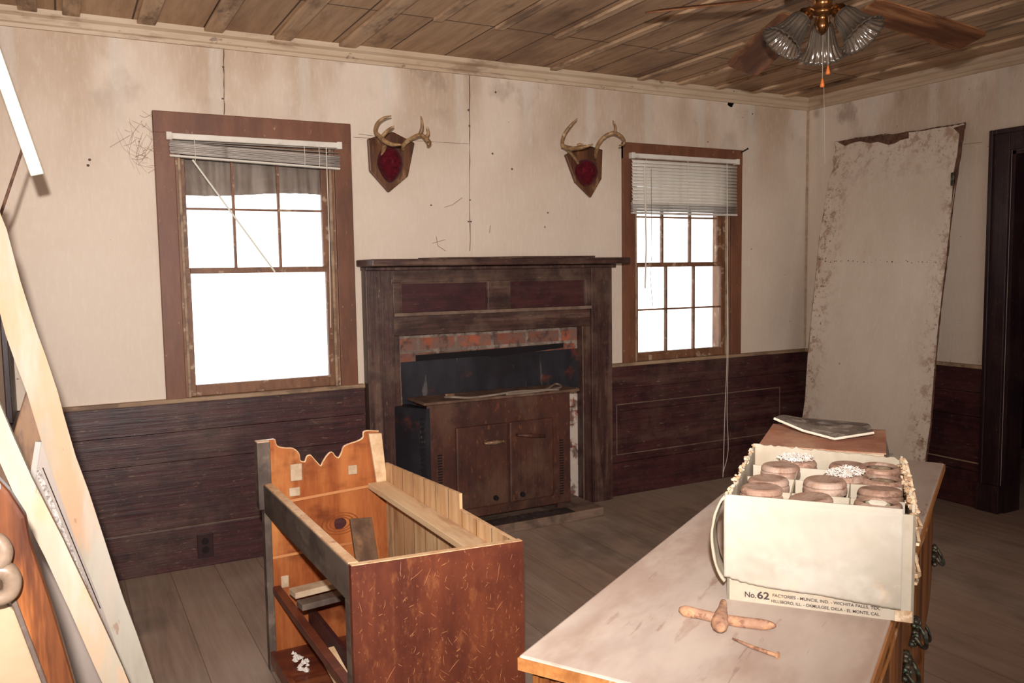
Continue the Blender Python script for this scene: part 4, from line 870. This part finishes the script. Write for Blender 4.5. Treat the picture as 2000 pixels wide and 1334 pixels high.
def mag(off):
    def fn(u, v):
        f = arcf([f0, f0.lerp(f1, .5)-Vector((0, 0, .006)), f1, f2], u); g = arcf([g0, g0.lerp(g1, .6), g1, g2], u); return f.lerp(g, v)+Vector((0, 0, off+.006*math.sin(PI*v)))
    return fn
def arcf(P, u):
    k = min(int(u*(len(P)-1)), len(P)-2); return P[k].lerp(P[k+1], u*(len(P)-1)-k)
MB().grid(mag(.006), 24, 10).build('page', mMagP, mg, world=True, smooth=False)
for k in range(3): MB().grid(mag(.0045-.0015*k), 24, 10).build('page', mMagE, mg, world=True, smooth=False, solid=.001)
mb = MB(); e = [mag(.0035)(k/24, 0) for k in range(25)]; mb.tube(e, .0032, 6).build('page_edge', mMagE, mg, world=True)
# ------------------------------------------------------------------ rusty tool and nail on the chest top
zt_ = ZT
P = [U(a, b, 2, zt_+.008) for a, b in ((1328, 1190), (1345, 1195), (1370, 1200), (1400, 1207), (1440, 1214), (1480, 1219), (1505, 1221), (1516, 1222))]
tl = thing('rusty_tool', 'rusty iron cross-shaped tool lying on the dusty chest top', 'tool', P[3]-Vector((0, 0, .008)))
mb = MB(); mb.tube(arc(P, 4), [.004, .006, .008, .009, .009, .009, .0085, .008]+[.008]*8+[.0085]*6+[.008, .007, .006, .005, .004, .003, .0015], 10)
o = mb.build('blade', mRustT, tl, world=True, smooth=True)
Q = [U(a, b, 2, zt_+.014) for a, b in ((1413, 1176), (1411, 1190), (1408, 1204), (1406, 1218), (1408, 1230))]
MB().tube(arc(Q, 4), [.005, .006, .006, .007, .007, .008, .009, .010, .011, .011, .012, .013, .013, .012, .010, .007, .004], 10).build('cross_bar', mRustT, tl, world=True, smooth=True)
P = [U(a, b, 2, zt_+.004) for a, b in ((1431, 1247), (1470, 1264), (1514, 1279), (1518, 1280))]
o = MB().tube(P, [.0015, .0028, .003, .003], 8).build('rusty_nail', mRustT, smooth=True); tag(o, 'long rusty nail lying beside the cross-shaped tool on the chest', 'nail')
MB().tube([P[-1]-Vector((.0005, 0, 0)), P[-1]+(P[-1]-P[0]).normalized()*.0025], .0055, 10).build('nail_head', mRustT, o)
# ------------------------------------------------------------------ ceiling fan
fc = CP+ray(1607, -14)*3.08
fan = thing('ceiling_fan', 'brass ceiling fan with oak blades and three fluted glass shades', 'ceiling fan', (fc.x, fc.y, H))
cz = fc.z-H
MB().lathe([(.0005, 0), (.07, 0), (.065, -.03), (.02, -.06), (.013, -.062), (.013, cz+.13), (.0005, cz+.13)], 32).build('canopy', mBrass, fan, smooth=True)
MB().lathe([(.0005, .13), (.05, .13), (.10, .10), (.115, .05), (.11, .015), (.07, -.0), (.0005, -.0)], 40, Matrix.Translation((0, 0, cz))).build('motor', mFanM, fan, smooth=True)
MB().lathe([(.0005, .005), (.05, .005), (.048, -.02), (.030, -.028), (.030, -.055), (.036, -.06), (.030, -.07), (.016, -.074), (.018, -.09), (.022, -.10), (.018, -.115), (.008, -.125), (.0005, -.13)], 32, Matrix.Translation((0, 0, cz))).build('switch_housing', mBrass, fan, smooth=True)
def tipsol(a, b, R):
    d = ray(a, b); oc = CP-fc; B_ = 2*d.dot(oc); C_ = oc.dot(oc)-R*R; ds = B_*B_-4*C_
    if ds < 0: t = -B_/2; return CP+d*t
    s = ds**.5; c_ = [CP+d*((-B_-s)/2), CP+d*((-B_+s)/2)]; return min(c_, key=lambda p: abs(p.z-fc.z))
R = .655; tips = [tipsol(1900, 82, R), tipsol(1447, 138, R), tipsol(1275, 22, R)]

vd = [(t-fc) for t in tips]
az = [math.atan2(v.y, v.x) for v in vd]
for k in (1, 2):
    a = az[2]+k*math.radians(72); 
    a = az[0]-k*math.radians(72)
    tips.append(fc+Vector((math.cos(a)*R, math.sin(a)*R, .04)))
def blade(tip, tw):
    v = (tip-fc); d = v.normalized(); side = d.cross(Vector((0, 0, 1))).normalized(); upn = side.cross(d).normalized()
    s2 = side*math.cos(tw)+upn*math.sin(tw); n2 = d.cross(s2).normalized(); pts = []
    Lb = v.length; outl = []
    for f, w_ in ((.27, .045), (.30, .056), (.6, .066), (.9, .070), (.97, .066), (1.0, .052)): outl.append((f*Lb, w_))
    ring = [(f, w_) for f, w_ in outl]+[(f, -w_) for f, w_ in outl[::-1]]
    M4 = Matrix((( d.x, s2.x, n2.x, fc.x), (d.y, s2.y, n2.y, fc.y), (d.z, s2.z, n2.z, fc.z), (0, 0, 0, 1)))
    mb = MB().prism([(f, w_, -.003) for f, w_ in ring], (0, 0, .006)); me_o = mb.build('blade', mBlade, fan, bevel=.002)
    me_o.matrix_local = Matrix.Translation(-Vector((fc.x, fc.y, H))) @ M4
    br_ = MB().tube(arc([(.07, 0, .0), (.11, 0, .014), (.15, 0, .012), (.2, 0, -.002)], 4), .008, 8).tube([(.17, 0, -.005), (.19, .035, -.004), (.22, .03, -.004)], .005, 6).tube([(.17, 0, -.005), (.19, -.035, -.004), (.22, -.03, -.004)], .005, 6).tube([(.18, 0, -.005), (.24, 0, -.004)], .007, 6)
    b_ = br_.build('blade_iron', mBrass, fan, smooth=True); b_.matrix_local = me_o.matrix_local.copy()
TW = [.20, -.35, .30, .2, .2]
for t_, w_ in zip(tips, TW): blade(t_, w_)
g = math.atan2(CP.y-fc.y, CP.x-fc.x)
for i, (a, el) in enumerate(((g+math.radians(62), .86), (g-math.radians(62), .86), (g+PI, .95))):
    # a: azimuth of the arm; el: downward tilt of the shade axis
    base = Vector((0, 0, cz-.062)); dirh = Vector((math.cos(a), math.sin(a), 0)); ax = (dirh*math.cos(el)+Vector((0, 0, -math.sin(el)))).normalized()
    nk = base+dirh*.054+Vector((0, 0, -.004))
    arm = MB().tube(arc([base+dirh*.02, base+dirh*.045+Vector((0, 0, .012)), nk], 5), .007, 8).build('light_arm', mBrass, fan, smooth=True)
    q = ax.to_track_quat('Z', 'Y').to_matrix().to_4x4(); T = Matrix.Translation(nk) @ q
    MB().lathe([(.0005, -.006), (.020, -.006), (.024, .0), (.024, .018), (.028, .02), (.028, .024), (.022, .026)], 28, T).build('fitter', mBrass, arm, smooth=True)
    prof = [(a_*1.07, b_*1.07) for a_, b_ in [(.024, .014), (.030, .022), (.034, .035), (.037, .055), (.041, .075), (.048, .095), (.058, .112), (.066, .120)]]
    MB().lathe(prof, 120, T, [0, .01, .02, .025, .03, .04, .05, .06], 20).build('glass_shade', mShade, arm, smooth=True, solid=.0015)
    MB().lathe([(.0005, .02), (.010, .02), (.011, .035), (.016, .06), (.017, .072), (.012, .085), (.0005, .092)], 18, T).build('bulb', mJar, arm, smooth=True)
for (a, b, dz) in ((1617, 138, 0), (1606, 163, 0)):
    d = ray(a, b); p = CP+d*3.06; top_ = Vector((p.x, p.y, fc.z-.05)); c_ = MB().tube([top_, p+Vector((0, 0, .015))], .0011, 5).build('pull_chain', mChain, fan, world=True)
    MB().lathe([(.0008, .016), (.003, .014), (.005, .004), (.0075, -.008), (.006, -.012), (.0008, -.013)], 12, Matrix.Translation(p)).build('pull_bell', mPull, c_, world=True, smooth=True)
d = ray(1611, 320); p = CP+d*3.06; q = CP+ray(1609, 168)*3.06
MB().tube([q, q.lerp(p, .5)+Vector((.001, 0, 0)), p], .0007, 5).build('pull_string', mChain, fan, world=True)
# ------------------------------------------------------------------ leaning stuff at the left
def pl_y(pts, ys):
    return [U(a, b, 1, y) for (a, b), y in zip(pts, ys)]
def yline(b, b0, y0, b1, y1): return y0+(y1-y0)*(b-b0)/(b1-b0)
# right-hand board: long, from floor up to the left wall
def plank(name, lab, prof, y_top, y_bot, th, mat, cat='board'):
    """prof: list of (row, left px, right px)"""
    b0, b1 = prof[0][0], prof[-1][0]; Lp = [U(l, r, 1, yline(r, b0, y_top, b1, y_bot)) for r, l, _ in prof]; Rp = [U(x, r, 1, yline(r, b0, y_top, b1, y_bot)) for r, _, x in prof]
    dl = (Lp[-1]-Lp[-2]).normalized(); dr = (Rp[-1]-Rp[0]).normalized()
    if dl.z < 0: Lp.append(Lp[-1]+dr*(Lp[-1].z/-dr.z)); Rp.append(Rp[-1]+dr*(Rp[-1].z/-dr.z))
    mb = MB(); n = len(Lp); off = Vector((0.0, th, 0))
    for i in range(n-1): mb.hexa([Lp[i], Rp[i], Rp[i]+off, Lp[i]+off], [Lp[i+1], Rp[i+1], Rp[i+1]+off, Lp[i+1]+off])
    bmesh.ops.remove_doubles(mb.bm, verts=mb.bm.verts, dist=.0001)
    o = mb.build(name, mat, loc=(Lp[-1].x, Lp[-1].y, 0)); tag(o, lab, cat); return o
R_prof = [(330, -58, -16), (416, -38, 0), (448, -34, 13), (550, -10, 40), (600, -3, 56), (654, 11, 74), (697, 26, 90), (766, 52, 113), (809, 65, 124), (892, 90, 148), (962, 116, 174), (1064, 151, 207), (1166, 192, 240), (1240, 219, 268), (1334, 250, 300)]
plank('plank', 'long whitewashed board leaning on the left wall, right one of the pair', R_prof, -1.95, -2.05, .02, mBoard)
L_prof = [(720, -60, -30), (790, -42, 0), (850, -20, 25), (904, 0, 49), (933, 13, 62), (1010, 47, 101), (1053, 70, 123), (1086, 87, 138), (1200, 140, 192), (1304, 186, 240), (1334, 200, 252)]
plank('plank', 'whitewashed board leaning on the left wall, nearer left one of the pair', L_prof, -2.42, -2.5, .022, mBoard)
# thin white plastic strip and rod
ys = -1.3
p0, p1 = U(-40, 20, 1, ys), U(73, 342, 1, ys)
z_dir = (p0-p1); lim = (XL+.004-p1.x)/z_dir.x; p0 = p1+z_dir*min(1.0, lim)
o = MB().bar(p1, p0, .034, .01, (0, 1, 0)).build('plastic_strip', mPVC, bevel=.003); tag(o, 'shiny white plastic strip slanting at the upper left edge', 'strip')
p0, p1 = U(46, 285, 1, ys+.008), U(-6, 440, 1, ys+.0)
p1 = p0+(p1-p0)*((XL+.003-p0.x)/(p1.x-p0.x))
o = MB().tube([p0, p1], .004, 8).build('thin_rod', mPanelE); tag(o, 'thin brownish rod crossing behind the white plastic strip', 'rod')
# old brown board behind the pair
pts = [(51, 764), (100, 830), (128, 960), (60, 1080), (-20, 1110), (-30, 930), (22, 862), (38, 805)]
P = [U(a, b, 1, -1.7) for a, b in pts]; P[3] = Vector((P[3].x, -1.7, 0)); P[4] = Vector((P[4].x+.01, -1.7, 0)); P = [Vector((max(p.x, XL+.036), p.y, p.z)) for p in P]
o = MB().prism(P, (0, .02, 0)).build('brown_board', mBrownB, bevel=.003); tag(o, 'old brown wooden board standing behind the two whitewashed boards', 'board')
# grey framed panel
P = [U(a, b, 1, -1.84) for a, b in ((75, 862), (140, 870), (262, 1334), (60, 1334), (47, 1030))]
fp = thing('grey_panel', 'smooth grey panel with lace-like strip behind the two whitewashed boards', 'panel', (P[2].x, -1.84, 0))
dwn = [Vector((P[2].x+.05, -1.84, 0)), Vector((P[3].x-.05, -1.84, 0))]
MB().prism([P[0], P[1], P[2], dwn[0], dwn[1], Vector((P[4].x-.03, -1.84, P[4].z-.2)), P[4]], (0, .015, 0)).build('sheet', mMirP, fp, world=True)
a, b = P[0]+Vector((0, -.004, 0)), U(47, 1035, 1, -1.844); MB().bar(a, b+(b-a)*.6, .012, .008, (0, 1, 0)).build('white_rim', mMirB, fp, world=True)
a, b = U(72, 915, 1, -1.842), U(185, 1190, 1, -1.842); MB().bar(a, b, .010, .004, (0, 1, 0)).build('lace_strip', mLace, fp, world=True)
MB().bar(a+Vector((.012, 0, 0)), b+Vector((.012, 0, 0)), .002, .004, (0, 1, 0)).build('dark_line', mDark, fp, world=True)
# carved brown frame at the lower left
fy = -2.78
fr_ = thing('carved_mirror_frame', 'glossy brown carved wooden frame with beige backing at the lower left corner', 'frame', (U(100, 1334, 1, fy).x, fy, 0))
def quad(pts, y, th, nm, mat, par, bevel=.003):
    P = [U(a, b, 1, y) for a, b in pts]; P = [Vector((max(p.x, XL+.04), p.y, p.z)) for p in P]; return MB().prism(P, (0, th, 0)).build(nm, mat, par, world=True, bevel=bevel)
def down(pts, y, z=0): return pts
quad([(-10, 930), (18, 960), (50, 1010), (60, 1060), (100, 1180), (145, 1334), (230, 1620), (150, 1620), (84, 1334), (20, 1170), (-10, 1090)], fy, .03, 'frame_stile', mGold, fr_, .006)
quad([(-20, 1150), (30, 1195), (86, 1340), (150, 1620), (-60, 1620)], fy+.01, .012, 'backing', mBeige, fr_)
quad([(20, 1176), (32, 1172), (92, 1334), (165, 1620), (152, 1620), (80, 1334)], fy-.004, .01, 'liner_strip', mGreyW, fr_, .002)
Q = arc([U(a, b, 1, fy-.03) for a, b in ((-24, 1052), (-4, 1056), (8, 1075), (2, 1098), (-14, 1108), (-4, 1114), (14, 1116), (24, 1134), (20, 1156), (2, 1168), (-24, 1170))], 5)
MB().tube(Q, [.009+.003*math.sin(PI*i/(len(Q)-1)) for i in range(len(Q))], 10).build('carved_scroll', mOrn, fr_, world=True, smooth=True)
# ------------------------------------------------------------------ light
w = bpy.data.worlds.new('world'); SC.world = w; w.use_nodes = True; bg = w.node_tree.nodes['Background']; bg.inputs[0].default_value = (1, 1, 1, 1); bg.inputs[1].default_value = 3.2
def light(name, kind, loc, energy, color, **kw):
    d = bpy.data.lights.new(name, kind); d.energy = energy; d.color = color
    for k, v in kw.items(): setattr(d, k, v)
    o = bpy.data.objects.new(name, d); COL.objects.link(o); o.location = loc; return o
fl = light('camera_flash', 'SPOT', CP-FW*.10+Vector((0, 0, .17)), 530, (1, .93, .87), shadow_soft_size=.02, spot_size=math.radians(112), spot_blend=1.0)
fl.rotation_euler = ray(620, 380).to_track_quat('-Z', 'Y').to_euler()
ar = light('rear_fill_light', 'AREA', (-2.9, YR+.02, 1.45), 42, (1, .93, .87), shape='RECTANGLE', size=2.5, size_y=1.45); ar.rotation_euler = (PI/2, 0, 0)  # soft fill added behind the camera; the rear wall has no window
SC.view_settings.view_transform = 'Standard'; SC.view_settings.look = 'None'; SC.view_settings.exposure = 0.0; SC.view_settings.gamma = 1; SC.view_settings.use_curve_mapping = False
